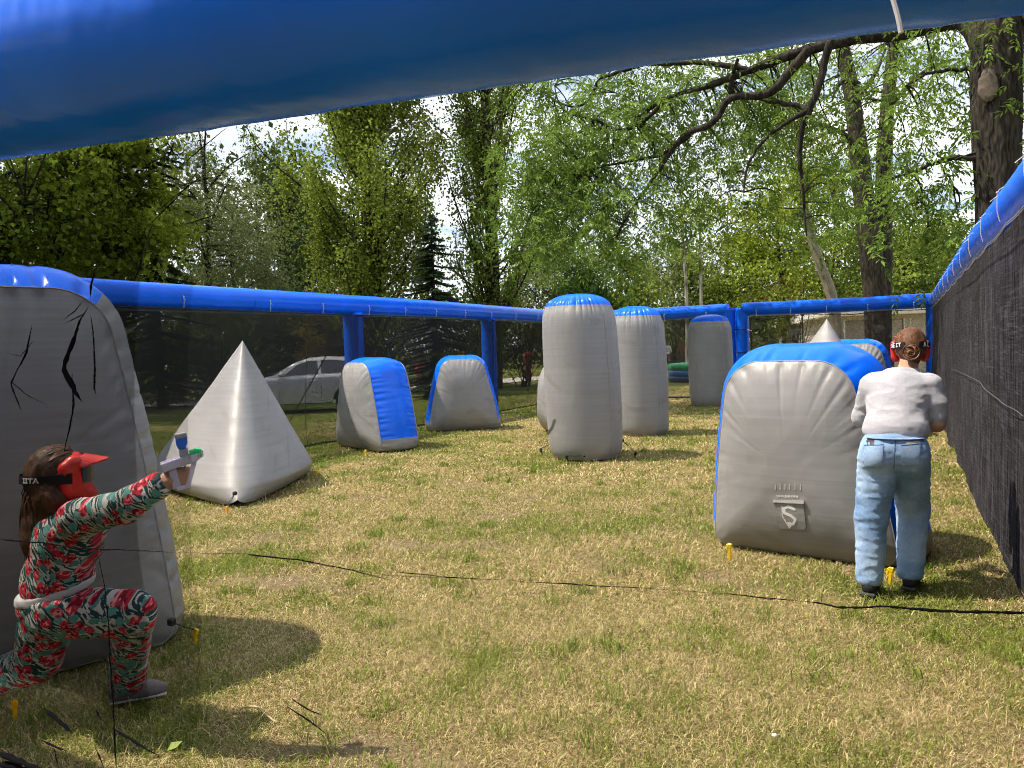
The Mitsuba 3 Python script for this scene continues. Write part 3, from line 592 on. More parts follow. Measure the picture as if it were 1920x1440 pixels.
def poplar(label, x, d, H, width, base, seed, branches=70, per=520, leaf=(0.13, 0.10), trunk=0.36, lowest=0.06, group=None, droop=0.3, up=0.62, top_w=0.55, fill=0.30):
    r = np.random.default_rng(seed); k = thing('tree', label, 'tree', group); p0 = foot(x, d)
    tp = spline([p0, p0+[0.08, 0.05, H*0.35], p0+[0.02, -0.1, H*0.7], p0+[0.05, 0, H]], 30)
    part(k, 'trunk', bole(tp, trunk*np.linspace(1.2, 0.10, 30), 14, seed, 0.10*trunk), 'm_bark', True)
    bs, P = [], []
    for b in range(branches):
        h = lowest+(0.93-lowest)*(b+r.random())/branches; t = tp[min(29, int(h*29))]; a = b*2.399+r.normal(0, 0.4)
        w = width/2*(0.35+0.95*r.random()**0.8)*(0.8+0.4*math.sin(h*17+seed))*(1 if h < 0.35 else 1-(1-top_w)*(h-0.35)/0.6)
        rise = H*(0.16+0.16*r.random())*up/0.62*(1-0.4*h)
        o = np.array([math.cos(a), math.sin(a), 0.0])
        q = spline([t, t+o*w*0.55+[0, 0, rise*0.35], t+o*w*0.92+[0, 0, rise*0.75], t+o*w*(1.0+0.12*r.normal())+[0, 0, rise*1.05]], 14)
        bs.append(tube(q, trunk*0.16*np.linspace(1, 0.2, 14)*(1.1-0.5*h), 5, caps=False))
        n = int(per*(0.5+r.random())); cs = 0.2+0.8*r.random(7); ci = r.integers(0, 7, n); g = q[(cs*13).astype(int)][ci]+(r.normal(0, 0.25, (7, 3))*fill)[ci]
        P.append(g+r.normal(0, 1, (n, 3))*np.array([fill, fill, fill*1.5])*(0.35+0.55*r.random(7))[ci][:, None])
    part(k, 'branches', join(bs), 'm_bark', True)
    P = np.vstack(P); D, N, L, W = broad_leaves(P, r, *leaf, droop=droop, nup=0.1)
    v, f, c = leaf_mesh(P, D, N, L, W, leaf_colors(P, base, r, 0.4, clump=0.6))
    part(k, 'crown', (v, f), 'm_leaf', False, color=c); return k
def spruce(label, x, d, H, width, base, seed, group=None):
    r = np.random.default_rng(seed); k = thing('tree', label, 'conifer', group); p0 = foot(x, d)
    tp = spline([p0, p0+[0, 0, H]], 12); part(k, 'trunk', tube(tp, 0.13*np.linspace(1, 0.1, 12), 8), 'm_bark', True)
    bs, P, D = [], [], []
    for i in range(150):
        h = (i+r.random())/150; t = p0+[0, 0, H*(0.06+0.93*h)]; a = r.random()*6.283; w = width/2*(1-h)**0.85*(0.7+0.5*r.random())+0.06; o = np.array([math.cos(a), math.sin(a), 0])
        q = spline([t, t+o*w*0.5-[0, 0, 0.10*w], t+o*w-[0, 0, 0.22*w-0.04]], 8); bs.append(tube(q, 0.012+0.01*(1-h), 4, caps=False))
        n = int(30+150*w); s = r.random(n); g = q[(s*7).astype(int)]+(q[np.minimum((s*7).astype(int)+1, 7)]-q[(s*7).astype(int)])*r.random((n, 1))
        sd = np.cross(o, [0, 0, 1.0]); P.append(g); D.append(o*0.8+sd*r.normal(0, 0.8, (n, 1))-np.array([0, 0, 0.55])*r.random((n, 1)))
    part(k, 'branches', join(bs), 'm_bark', True)
    P, D = np.vstack(P), np.vstack(D); n = len(P)
    v, f, c = leaf_mesh(P, D, r.normal(0, 0.5, (n, 3))+[0, 0, 1], 0.17*(0.6+0.7*r.random(n)), 0.045, leaf_colors(P, base, r, 0.35))
    part(k, 'needles', (v, f), 'm_leaf', False, color=c); return k
def shrub(label, x, d, H, width, base, seed, per=60, clusters=60, leaf=(0.10, 0.06), stems=9, yellow=0.0, y0=0.0, sizes=0.5, depth_w=None, group=None, cat='shrub', name='shrub'):
    r = np.random.default_rng(seed); k = thing(name, label, cat, group); p0 = foot(x, d)
    C = ellipsoid_clusters(p0+[0, 0, H*0.52+y0], width/2, (depth_w or width)/2, H*0.5, clusters, r, 0.25)
    C[:, 2] = np.maximum(C[:, 2], 0.15)
    st = []
    for i in range(stems):
        e = C[r.integers(len(C))]; b = p0+[r.normal(0, width*0.08), r.normal(0, width*0.08), 0]; st.append(spline([b, (b*0.5+e*0.5)+[r.normal(0, 0.1), r.normal(0, 0.1), 0.1], e], 9))
    part(k, 'stems', join([tube(s, 0.025*np.linspace(1, 0.3, 9), 5) for s in st]+[twig_net(C, np.vstack(st), r, 0.012)]), 'm_bark', True)
    P = cloud(C, per, sizes*(0.6+0.8*r.random(len(C))), r); D, N, L, W = broad_leaves(P, r, *leaf)
    v, f, c = leaf_mesh(P, D, N, L, W, leaf_colors(P, base, r, 0.35, yellow=yellow))
    part(k, 'foliage', (v, f), 'm_leaf', False, color=c); return k

MID, DARK, LIME, GREY, BLUE = (0.165, 0.228, 0.042), (0.175, 0.250, 0.042), (0.210, 0.275, 0.036), (0.185, 0.230, 0.095), (0.110, 0.172, 0.080)
# the dark group at the left
broad_tree('dark broad-leaved tree at the far left edge, standing in shade', 30, 21, 12.5, 6.5, DARK, 301, 120, 120, (0.17, 0.13), 0.14, 0.14)
broad_tree('dark leafy tree with a thin upright trunk, second from the left edge', 130, 24, 13, 6.0, DARK, 302, 120, 110, (0.17, 0.13), 0.15, 0.12)
broad_tree('bright green maple-like tree lit from behind in the dark group at left', 235, 22, 9.6, 4.4, LIME, 303, 60, 110, (0.18, 0.15), 0.12, 0.30, sizes=0.7)
spruce('dark conifer with hanging boughs in the shade of the left group', 300, 24, 10.5, 4.6, (0.040, 0.066, 0.022), 304)
broad_tree('grey-green tree with fine hanging leaves, right of the dark group', 395, 31, 11.2, 4.6, GREY, 305, 110, 190, (0.14, 0.06), 0.15, 0.05)
broad_tree('pale green rounded tree left of the thin young tree', 460, 34, 9.4, 3.6, GREY, 306, 80, 170, (0.13, 0.06), 0.13, 0.04)
poplar('thin sparse young tree standing out against the sky at left', 497, 40, 13.0, 1.9, GREY, 307, 34, 60, (0.14, 0.08), 0.10, 0.25, fill=0.2)
poplar('bluish slim poplar in the gap left of the big poplar', 545, 46, 13.2, 4.4, BLUE, 308, 60, 330, (0.19, 0.13), 0.18, 0.03, fill=0.4)
poplar('bluish slim poplar just left of the big poplar', 590, 48, 11.4, 4.4, BLUE, 309, 50, 300, (0.19, 0.13), 0.18, 0.03, fill=0.4)
poplar('big dense poplar with a dark trunk, left of the middle', 700, 30, 17, 7.2, (0.205, 0.262, 0.045), 310, 110, 760, (0.13, 0.10), 0.40, 0.05, fill=0.42)
spruce('small dark spruce between the two poplars', 818, 26, 6.2, 3.3, (0.05, 0.085, 0.042), 311)
poplar('open poplar with steep bare branches, in the middle', 925, 30, 17, 5.4, MID, 312, 90, 420, (0.13, 0.09), 0.30, 0.04, fill=0.30, up=0.8)
shrub('yellow-leaved bush at the foot of the big poplar', 600, 29, 3.7, 1.5, (0.16, 0.13, 0.015), 313, 90, 40, (0.10, 0.08))
# middle distance
shrub('brown-green tangled shrub right of the open poplar', 985, 31, 4.4, 3.0, (0.060, 0.060, 0.022), 320, 70, 60, (0.12, 0.06), 14)
shrub('olive shrub low between spruce and open poplar', 880, 33, 3.6, 3.2, (0.065, 0.075, 0.024), 321, 80, 60, (0.12, 0.07))
shrub('glossy dark green sapling behind the nearest cylinder bunker', 1097, 26, 3.9, 1.5, (0.030, 0.072, 0.014), 322, 70, 34, (0.16, 0.09), 5, y0=0.6)
for i, (x, d, H, w, b, t) in enumerate([(1040, 44, 9.5, 4.2, GREY, 'thin-stemmed hazy tree behind the nearest cylinder bunker'), (1165, 46, 8.2, 4.5, MID, 'rounded far tree right of the nearest cylinder bunker'), (1265, 52, 9.0, 5.5, GREY, 'pale far tree beside the white birch stems'),
        (1370, 50, 11, 6.5, MID, 'tall far tree above the double blue post'), (1470, 46, 12.5, 6.0, LIME, 'yellow-green tall far tree left of the leaning trunk'), (1560, 50, 13, 6.5, MID, 'tall far tree filling the space behind the leaning trunk'),
        (1690, 44, 9.5, 6.0, MID, 'leafy far tree right of the double trunk'), (1790, 48, 8.6, 6.0, DARK, 'dark far tree just left of the big right trunk')]):
    broad_tree(t, x, d, H, w, b, 330+i, 75, 130, (0.24, 0.15), 0.14, 0.12, sizes=1.1)
def birch(label, x, d, pts, rad, seed):
    r = np.random.default_rng(seed); k = thing('tree', label, 'birch', 'pale birch stems at the back'); p = spline(px_path(pts, d), 20)
    v, f = tube(p, rad*np.linspace(1.1, 0.5, 20), 9); c = np.where(fb(v*np.array([1, 1, 5]), 2.2, 2, seed)[:, None] > 0.56, [[0.06, 0.055, 0.05]], [[0.26, 0.25, 0.21]])
    part(k, 'trunk', (v, f), 'm_vertex', True, color=c)
    C = p[-1]+r.normal(0, 1, (26, 3))*[0.9, 0.9, 1.0]+[0, 0, 0.5]
    part(k, 'branches', twig_net(C, p[8:], r, 0.02), 'm_bark', True)
    P = cloud(C, 60, 0.8, r); D, N, L, W = broad_leaves(P, r, 0.14, 0.09)
    v, f, c = leaf_mesh(P, D, N, L, W, leaf_colors(P, LIME, r)); part(k, 'crown', (v, f), 'm_leaf', False, color=c)
birch('pale birch stem behind the gap of the two cylinders, left one of the pair', 1287, 38, [(1289, 690), (1287, 560), (1284, 500), (1280, 420)], 0.10, 341)
birch('pale birch stem behind the gap of the two cylinders, right one of the pair', 1314, 38, [(1315, 690), (1314, 560), (1313, 480), (1311, 400)], 0.10, 342)
# the right: pair of dark trunks, leaning trunk, shrubs
r = np.random.default_rng(350)
k = thing('tree', 'dark forked tree with two trunks rising behind the back right net', 'tree')
t1 = spline(px_path([(1650, 700), (1642, 560), (1628, 440), (1614, 320), (1600, 200), (1586, 120), (1560, 20)], 23), 40)
t2 = spline(px_path([(1652, 640), (1654, 540), (1656, 440), (1657, 330), (1662, 220), (1672, 120), (1684, 0)], [23.1, 23.1, 23.2, 23.4, 23.6, 23.8, 24]), 40)
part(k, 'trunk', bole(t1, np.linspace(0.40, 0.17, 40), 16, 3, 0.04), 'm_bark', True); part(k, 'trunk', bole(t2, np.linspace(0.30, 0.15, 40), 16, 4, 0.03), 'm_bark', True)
lb = [spline(px_path(q, dd), 12) for q, dd in (([(1664, 205), (1700, 165), (1740, 130), (1790, 110)], [23.6, 23, 22.5, 22]), ([(1614, 300), (1580, 250), (1540, 235), (1500, 260)], [23, 22.4, 22, 21.5]), ([(1600, 190), (1640, 140), (1660, 90)], 22.8), ([(1610, 160), (1590, 150), (1560, 190)], 22.5))]
for b_ in lb: part(k, 'limb', tube(b_, np.linspace(0.10, 0.03, 12), 7), 'm_bark', True)
C = np.vstack([px_path(np.stack([r.uniform(1480, 1780, 46), r.uniform(20, 330, 46)], 1), r.uniform(23.4, 27, 46))])
part(k, 'branches', twig_net(C, np.vstack([t1[18:], t2[18:]]+lb), r, 0.03), 'm_bark', True)
P = cloud(C, 75, 1.0, r); D, N, L, W = broad_leaves(P, r, 0.15, 0.07)
v, f, c = leaf_mesh(P, D, N, L, W, leaf_colors(P, MID, r)); part(k, 'crown', (v, f), 'm_leaf', False, color=c)
k = thing('tree', 'pale leaning trunk in front of the back tree line, left of the forked tree', 'tree')
t1 = spline(px_path([(1575, 690), (1560, 560), (1532, 480), (1508, 390), (1500, 320), (1498, 250)], 27), 30)
v, f = bole(t1, np.linspace(0.22, 0.10, 30), 12, 9, 0.02); part(k, 'trunk', (v, f), 'm_vertex', True, color=np.array([0.20, 0.18, 0.14])*(0.6+0.8*fb(v, 4, 3, 3))[:, None])
C = px_path(np.stack([r.uniform(1420, 1570, 34), r.uniform(170, 400, 34)], 1), r.uniform(25.5, 28, 34))
part(k, 'branches', twig_net(C, t1[14:], r, 0.025), 'm_bark', True); P = cloud(C, 70, 1.0, r); D, N, L, W = broad_leaves(P, r, 0.15, 0.08)
v, f, c = leaf_mesh(P, D, N, L, W, leaf_colors(P, LIME, r)); part(k, 'crown', (v, f), 'm_leaf', False, color=c)
shrub('straggly yellowish shrub at the foot of the leaning trunk', 1490, 26, 4.2, 2.6, (0.15, 0.125, 0.03), 361, 26, 46, (0.10, 0.035), 24)
shrub('bright lime bush left of the straggly yellowish shrub', 1425, 26, 3.3, 1.7, (0.11, 0.15, 0.02), 362, 80, 34, (0.12, 0.09))
shrub('low layered green bush behind the pale building, right of the forked tree', 1715, 44, 6.6, 6.0, (0.055, 0.090, 0.018), 363, 90, 60, (0.13, 0.07), 10)
shrub('dark evergreen bush behind the pale building, left of the forked tree', 1590, 47, 6.0, 5.4, DARK, 364, 90, 70, (0.13, 0.08), 8)
# the great ash beside the arena: its trunk at the right, limbs reaching far to the left
r = np.random.default_rng(370)
k = thing('tree', 'great ash tree with a thick furrowed trunk at the right and long limbs reaching left', 'tree')
tr = spline(px_path([(1880, 760), (1878, 560), (1872, 380), (1868, 260), (1869, 150), (1872, 40), (1880, -120), (1890, -300)], 13), 80)
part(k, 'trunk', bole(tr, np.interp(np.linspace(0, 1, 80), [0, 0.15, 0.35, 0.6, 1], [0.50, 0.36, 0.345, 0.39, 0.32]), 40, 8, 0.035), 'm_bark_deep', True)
scar = at_depth([(1852, 160)], 12.69)[0]; v, f = trimesh.creation.icosphere(3, 0.16).vertices*np.array([1.0, 0.45, 1.0]), trimesh.creation.icosphere(3, 0.16).faces
v = v*np.array([0.9, 0.6, 1.7]); v = v*(0.85+0.3*fb(v, 14, 2, 4))[:, None]; part(k, 'healed_scar', (v+scar, f), 'm_vertex', True, color=np.array([0.125, 0.10, 0.075])*(0.5+0.9*fb(v, 25, 2, 5))[:, None])
LIMBS = [([(1850, 110), (1813, 43), (1787, 34), (1736, 47), (1675, 56), (1581, 69), (1508, 90), (1406, 128), (1337, 155), (1250, 183), (1190, 230)], np.linspace(13, 17.5, 11), 0.19, 0.03),
         ([(1520, 88), (1490, 125), (1437, 180), (1375, 187), (1333, 235), (1295, 253), (1232, 329), (1190, 385), (1156, 444)], np.linspace(14.9, 17, 9), 0.10, 0.02),
         ([(1560, 74), (1546, 110), (1529, 172), (1516, 207), (1503, 241), (1500, 300), (1503, 360), (1512, 443)], np.linspace(14.7, 15.4, 8), 0.085, 0.015),
         ([(1516, 207), (1480, 190), (1439, 180), (1400, 186)], np.linspace(15, 15.8, 4), 0.055, 0.02), ([(1516, 207), (1470, 232), (1443, 254), (1409, 301), (1395, 360)], np.linspace(15, 15.8, 5), 0.05, 0.015),
         ([(1400, 130), (1300, 120), (1200, 130), (1130, 150), (1090, 200), (1020, 170)], np.linspace(16.2, 18.5, 6), 0.06, 0.02), ([(1250, 183), (1180, 235), (1120, 215), (1060, 200), (1040, 160)], np.linspace(17, 18.5, 5), 0.045, 0.015),
         ([(1295, 253), (1230, 290), (1150, 300), (1080, 330), (1010, 380)], np.linspace(16.6, 18, 5), 0.04, 0.012), ([(1375, 187), (1378, 150), (1384, 110)], [15.9, 15.6, 15.3], 0.06, 0.03),
         ([(1842, 294), (1800, 302), (1766, 310), (1701, 331), (1658, 344)], [13, 13.1, 13.2, 13.4, 13.6], 0.055, 0.02), ([(1716, 327), (1722, 350), (1738, 390), (1740, 425)], [13.3, 13.3, 13.4, 13.4], 0.022, 0.008), ([(1766, 310), (1778, 330), (1788, 350)], [13.2, 13.2, 13.2], 0.018, 0.006),
         ([(1850, 160), (1800, 130), (1740, 140), (1700, 160)], [13, 13.3, 13.6, 14], 0.05, 0.015), ([(1885, 60), (1940, 20), (2020, -40)], [13, 12.6, 12], 0.14, 0.06), ([(1870, -40), (1790, -120), (1650, -180), (1500, -210)], [13, 13, 13.5, 14.5], 0.20, 0.06)]
lim = []
for pts, dd, a, b_ in LIMBS:
    q = spline(px_path(pts, dd), 40); q = q+np.cumsum(r.normal(0, 0.012, q.shape), 0)*np.sin(np.linspace(0, np.pi, 40))[:, None]; lim.append(q)
    part(k, 'limb', bole(q, np.linspace(a, b_, 40), 9, int(a*1000), a*0.12), 'm_bark', True)
def inside(poly, n, d0, d1):
    p = sg.Polygon(poly); x0, y0, x1, y1 = p.bounds; out = []
    while len(out) < n:
        q = r.uniform(x0, x1), r.uniform(y0, y1)
        if p.contains(sg.Point(q)): out.append(q)
    return px_path(out, r.uniform(d0, d1, n))
C = np.vstack([inside([(1000, 130), (1180, 110), (1420, 60), (1520, 80), (1500, 300), (1380, 380), (1180, 470), (1010, 470), (945, 440), (960, 300)], 165, 16.2, 20.5),
               inside([(940, 300), (1120, 230), (1180, 330), (1120, 460), (980, 470)], 45, 17, 19), inside([(1400, 60), (1720, 40), (1660, 330), (1520, 460), (1400, 330)], 34, 15.5, 18),
               inside([(1680, 60), (1840, 60), (1835, 260), (1700, 260)], 15, 13.5, 15.5), inside([(1660, 270), (1835, 290), (1830, 470), (1690, 440)], 16, 13, 14.5), inside([(1900, -20), (2050, -20), (2050, 300), (1915, 300)], 16, 12, 14)])
part(k, 'branches', twig_net(C, np.vstack([q[8:] for q in lim]), r, 0.017), 'm_bark', True)
def pinnate(C, per, size, L, base, pairs=4):
    """compound leaves: a drooping rachis with paired leaflets."""
    A = cloud(C, per, size, r, 0.75); n = len(A); D = r.normal(0, 1, (n, 3)); D[:, 2] = D[:, 2]*0.5-0.55; D = unit(D); N = unit(r.normal(0, 0.5, (n, 3))+[0, 0, 1.0]); S = unit(np.cross(D, N)); Ln = L*(0.7+0.6*r.random(n))[:, None]
    Ps, Ds, Ns, Ls = [], [], [], []
    for j in range(pairs):
        t = (j+0.6)/pairs; o = A+D*Ln*t-np.array([0, 0, 1.0])*Ln*0.22*t*t
        for s in (-1, 1): Ps.append(o); Ds.append(D*0.65+S*s*0.8-np.array([0, 0, 0.25])+r.normal(0, 0.12, (n, 3))); Ns.append(N+r.normal(0, 0.3, (n, 3))); Ls.append(Ln[:, 0]*0.40*(0.8+0.4*r.random(n)))
    Ps.append(A+D*Ln-np.array([0, 0, 1.0])*Ln*0.2); Ds.append(D-[0, 0, 0.3]); Ns.append(N); Ls.append(Ln[:, 0]*0.42)
    P, D, N, L = np.vstack(Ps), np.vstack(Ds), np.vstack(Ns), np.concatenate(Ls)
    col = np.tile(leaf_colors(A, base, r, 0.35, clump=0.8), (2*pairs+1, 1))
    return leaf_mesh(P, D, N, L, L*0.36, col)
v, f, c = pinnate(C, 21, 1.0, 0.30, (0.155, 0.245, 0.045)); part(k, 'crown', (v, f), 'm_leaf', False, color=c)

# the closing belt of wood behind everything, too far to tell its trees apart
r = np.random.default_rng(390); Cs = []
for x in np.arange(-700, 2700, 26):
    d = r.uniform(58, 84); top = 4.5+4.5*meshkit.noise(np.array([x/190.0, 3.3, 0]))+2.2*meshkit.noise(np.array([x/50.0, 9.3, 0]))+(2.5 if x < 450 else 0)-(1.8 if 1180 < x < 1260 else 0)
    n = 15; p = foot(x, d); Cs.append(p+np.stack([r.normal(0, 1.2, n), r.normal(0, 1.2, n), r.uniform(0.3, top, n)], 1))
for a in np.arange(-0.62, 4.0, 0.035):                          # and round the sides and back of the meadow
    d = r.uniform(30, 42); n = 16; top = 9+4*meshkit.noise(np.array([a*4, 5.3, 0])); p = np.array([math.cos(-a)*d-3, math.sin(-a)*d+6, 0])
    Cs.append(p+np.stack([r.normal(0, 1.3, n), r.normal(0, 1.3, n), r.uniform(0.3, top, n)], 1))
C = np.vstack(Cs); P = cloud(C, 45, 1.9, r); D, N, L, W = broad_leaves(P, r, 0.36, 0.24)
v, f, c = leaf_mesh(P, D, N, L, W, leaf_colors(P, (0.045, 0.068, 0.020), r, 0.4, clump=0.3))
put(thing('far_woodland', 'continuous belt of woodland closing the view behind the trees', 'woodland', kind='stuff'), (v, f), 'm_leaf', False, color=c)
# hedge row beyond the drive, seen through the left net
for i, (x, d, H, w, t) in enumerate([(180, 29, 3.4, 4.5, 'dark hedge bush seen through the left net, leftmost'), (300, 27, 3.2, 4.0, 'dark hedge bush with pale fern-like sprays behind the left net'), (400, 28, 3.3, 4.0, 'dark hedge bush behind the tip of the pyramid'), (505, 30, 3.2, 4.2, 'dark hedge bush behind the windscreen of the silver car'), (615, 31, 3.1, 4.2, 'dark hedge bush behind the roof of the silver car')]):
    shrub(t, x, d, H, w, (0.040, 0.062, 0.014) if i != 1 else (0.07, 0.10, 0.018), 400+i, 80, 60, (0.16, 0.08), 7, sizes=0.8, depth_w=2.2)

# unseen trees added behind the camera to shade the ground and overhead beam
broad_tree('unseen broad tree added behind the camera for its shade, to the left', 0, 0, 11, 8, MID, 501, 110, 90, (0.26, 0.18), 0.22, 0.30, sizes=1.2, spot=(-6.5, -8.5))
broad_tree('unseen broad tree added behind the camera for its shade, to the right', 0, 0, 11, 8, MID, 502, 110, 90, (0.26, 0.18), 0.22, 0.28, sizes=1.2, spot=(1.5, -8.0))

# ------------------------------------------------------------------ people: bodies as one smooth surface from joints
def surface(fn, lo, hi, h):
    """naive surface nets: the zero surface of fn(points) in a box."""
    lo, hi = np.asarray(lo, float), np.asarray(hi, float); n = np.ceil((hi-lo)/h).astype(int)+1
    ax_ = [lo[k]+h*np.arange(n[k]) for k in range(3)]
    P = np.stack(np.meshgrid(*ax_, indexing='ij'), -1).reshape(-1, 3)
    D = np.concatenate([fn(P[i:i+200000]) for i in range(0, len(P), 200000)]).reshape(n)
    s = D < 0
    corners = [(a, b, c) for a in (0, 1) for b in (0, 1) for c in (0, 1)]
    m = tuple(n-1); S = sum(s[a:a+m[0], b:b+m[1], c:c+m[2]].astype(int) for a, b, c in corners)
    act = (S > 0) & (S < 8); idx = -np.ones(m, int); idx[act] = np.arange(act.sum()); ijk = np.argwhere(act)
    acc, cnt = np.zeros((len(ijk), 3)), np.zeros(len(ijk))
    edges = [(p, q) for p in corners for q in corners if sum(q)-sum(p) == 1 and all(y >= x for x, y in zip(p, q))]
    for p, q in edges:
        a = D[tuple((ijk+p).T)]; b = D[tuple((ijk+q).T)]; c = (a < 0) != (b < 0); t = np.where(c, a/np.where(c, a-b, 1), 0)
        acc += np.where(c[:, None], np.array(p)+t[:, None]*(np.array(q)-np.array(p)), 0); cnt += c
    V = lo+h*(ijk+acc/cnt[:, None]); F = []
    for k in range(3):
        u, v = [(1, 2), (2, 0), (0, 1)][k]
        sl = [slice(1, -1)]*3; sl[k] = slice(0, -1); a = s[tuple(sl)]; sl[k] = slice(1, None); b = s[tuple(sl)]
        for flip, w in ((False, a & ~b), (True, ~a & b)):
            g = np.argwhere(w)
            if not len(g): continue
            o = np.ones(3, int); o[k] = 0; g = g+o
            du, dv = np.zeros(3, int), np.zeros(3, int); du[u] = 1; dv[v] = 1
            q = np.stack([idx[tuple((g-du-dv).T)], idx[tuple((g-dv).T)], idx[tuple(g.T)], idx[tuple((g-du).T)]], 1)
            F.append(q[:, ::-1] if flip else q)
    q = np.vstack(F); q = q[(q >= 0).all(1)]
    return V, np.vstack([q[:, [0, 1, 2]], q[:, [0, 2, 3]]])
def cone(a, b, ra, rb):
    a, b = np.asarray(a, float), np.asarray(b, float); ba = b-a; l2 = ba@ba; rr = ra-rb; a2 = l2-rr*rr; il2 = 1/l2
    def f(p):
        pa = p-a; y = pa@ba; z = y-l2; x2 = ((pa*l2-ba*y[:, None])**2).sum(1); y2 = y*y*l2; z2 = z*z*l2
        k = np.sign(rr)*rr*rr*x2
        return np.where(np.sign(z)*a2*z2 > k, np.sqrt(x2+z2)*il2-rb, np.where(np.sign(y)*a2*y2 < k, np.sqrt(x2+y2)*il2-ra, (np.sqrt(x2*a2*il2)+y*rr)*il2-ra))
    f.pts = ((a, ra), (b, rb)); return f
def blob(c, radii, axes=None):
    c = np.asarray(c, float); R = np.asarray(radii, float); A = np.eye(3) if axes is None else np.array([unit(np.asarray(x, float)) for x in axes])
    def f(p):
        q = (p-c)@A.T; k0 = np.linalg.norm(q/R, axis=1); k1 = np.linalg.norm(q/R**2, axis=1); return k0*(k0-1)/np.maximum(k1, 1e-9)
    f.pts = ((c, R.max()),); return f
def chain(pts, rad): return [cone(pts[i], pts[i+1], rad[i], rad[i+1]) for i in range(len(pts)-1)]
def blend(fs, k=0.03):
    def f(p):
        d = fs[0](p)
        for g in fs[1:]:
            e = g(p); h = np.clip(0.5+0.5*(e-d)/k, 0, 1); d = e*(1-h)+d*h-k*h*(1-h)
        return d
    f.pts = sum((g.pts for g in fs), ()); return f
def skin(f, h=0.012, grow=0.0, cut=(), pad=0.05, folds=0.0, scale=9.0, seed=0, aniso=(1, 1, 1)):
    """the surface of f grown by grow, kept where every cut (point, normal) has its normal side."""
    lo = np.min([c-r for c, r in f.pts], 0)-pad-grow; hi = np.max([c+r for c, r in f.pts], 0)+pad+grow
    def g(p):
        d = f(p)-grow
        for o, n in cut: d = np.maximum(d, -((p-o)@unit(np.asarray(n, float))))
        return d
    V, F = surface(g, lo, hi, h)
    from scipy.sparse import coo_matrix
    e = np.vstack([F[:, [0, 1]], F[:, [1, 2]], F[:, [2, 0]]]); e = np.unique(np.sort(e, 1), axis=0); i = np.r_[e[:, 0], e[:, 1]]; j = np.r_[e[:, 1], e[:, 0]]
    A = coo_matrix((np.ones(len(i)), (i, j)), shape=(len(V), len(V))).tocsr(); deg = np.maximum(np.asarray(A.sum(1)), 1)
    for _ in range(4):
        for k in (0.5, -0.53): V = np.where(np.asarray(A.sum(1)) > 0, V+k*(A@V/deg-V), V)
    if folds:
        q = V*np.array(aniso); r1 = 1-np.abs(2*fb(q, scale, 2, seed)-1)*2.2; r2 = 1-np.abs(2*fb(q[:, [1, 2, 0]], scale*1.7, 2, seed+5)-1)*2.2
        V = V+normals_of(V, F)*(folds*(np.clip(r1, -1, 1)*0.7+np.clip(r2, -1, 1)*0.4))[:, None]
    return V, F
def hand(w, d, up, side, L=0.17, curl=0.9, spread=0.10):
    """five-fingered hand: wrist w, direction d, back of the hand up, thumb towards side."""
    d, up, side = unit(np.asarray(d, float)), unit(np.asarray(up, float)), unit(np.asarray(side, float)); w = np.asarray(w, float)
    fs = [cone(w, w+d*L*0.28, 0.024, 0.026)]
    for i, (o, l) in enumerate(((-0.030, 0.80), (-0.010, 0.95), (0.010, 1.0), (0.029, 0.92))):
        k = w+d*L*0.48+side*o; fs.append(cone(w+d*L*0.05+side*o*0.6, k, 0.017, 0.013)); p, a = k, d+side*o*spread*10
        for j, (s, r_) in enumerate(((0.24, 0.0095), (0.17, 0.0085), (0.12, 0.0075))):
            a = unit(a-up*curl*(0.75+0.25*j)); q = p+a*L*s*l; fs.append(cone(p, q, r_+0.0008, r_)); p = q
    b = w+d*L*0.10+side*0.022; t1 = b+unit(d*0.7+side*0.75-up*0.25)*L*0.26; t2 = t1+unit(d+side*0.15-up*0.6*curl)*L*0.20
    return fs+[cone(b, t1, 0.015, 0.011), cone(t1, t2, 0.011, 0.0085)]
def head(c, fwd, upv, s=1.0):
    """skull, jaw, nose, brow, lips, ears about the centre c, looking along fwd."""
    f, u = unit(np.asarray(fwd, float)), unit(np.asarray(upv, float)); r_ = unit(np.cross(f, u)); u = np.cross(r_, f); c = np.asarray(c, float); A = (r_, f, u)
    P = lambda x, y, z: c+(r_*x+f*y+u*z)*s
    return [blob(P(0, -0.012, 0.025), np.array([0.074, 0.094, 0.088])*s, A), blob(P(0, 0.025, -0.035), np.array([0.058, 0.062, 0.075])*s, A), cone(P(0, 0.062, -0.085), P(0, 0.05, -0.07), 0.026*s, 0.035*s),
            cone(P(0, 0.088, 0.012), P(0, 0.106, -0.022), 0.009*s, 0.014*s), cone(P(-0.018, 0.082, -0.055), P(0.018, 0.082, -0.055), 0.008*s, 0.008*s), cone(P(-0.03, 0.078, 0.028), P(0.03, 0.078, 0.028), 0.012*s, 0.012*s),
            blob(P(-0.075, -0.01, 0.0), np.array([0.010, 0.020, 0.032])*s, A), blob(P(0.075, -0.01, 0.0), np.array([0.010, 0.020, 0.032])*s, A)]
SKIN = np.array([0.42, 0.24, 0.165])
def denim(p, n, uv):
    w = noise(p.x*260, p.y*260, p.z*60)*0.5+noise(p.x*70, p.y*70, p.z*300)*0.5; big = fbm(p.x*6, p.y*6, p.z*4, 3)
    return mix(mi.Color3f(0.14, 0.245, 0.43), mi.Color3f(0.34, 0.46, 0.64), smoothstep(0.3, 0.75, big*0.75+w*0.25))
scene['m_denim'] = principled(proc(denim), 0.85, specular=0.15, sheen=0.3)
def heather(p, n, uv):
    w = noise(p.x*330, p.y*330, p.z*330)*0.6+noise(p.x*30, p.y*30, p.z*240)*0.4
    return mi.Color3f(0.40, 0.405, 0.445)*(0.78+0.42*w)
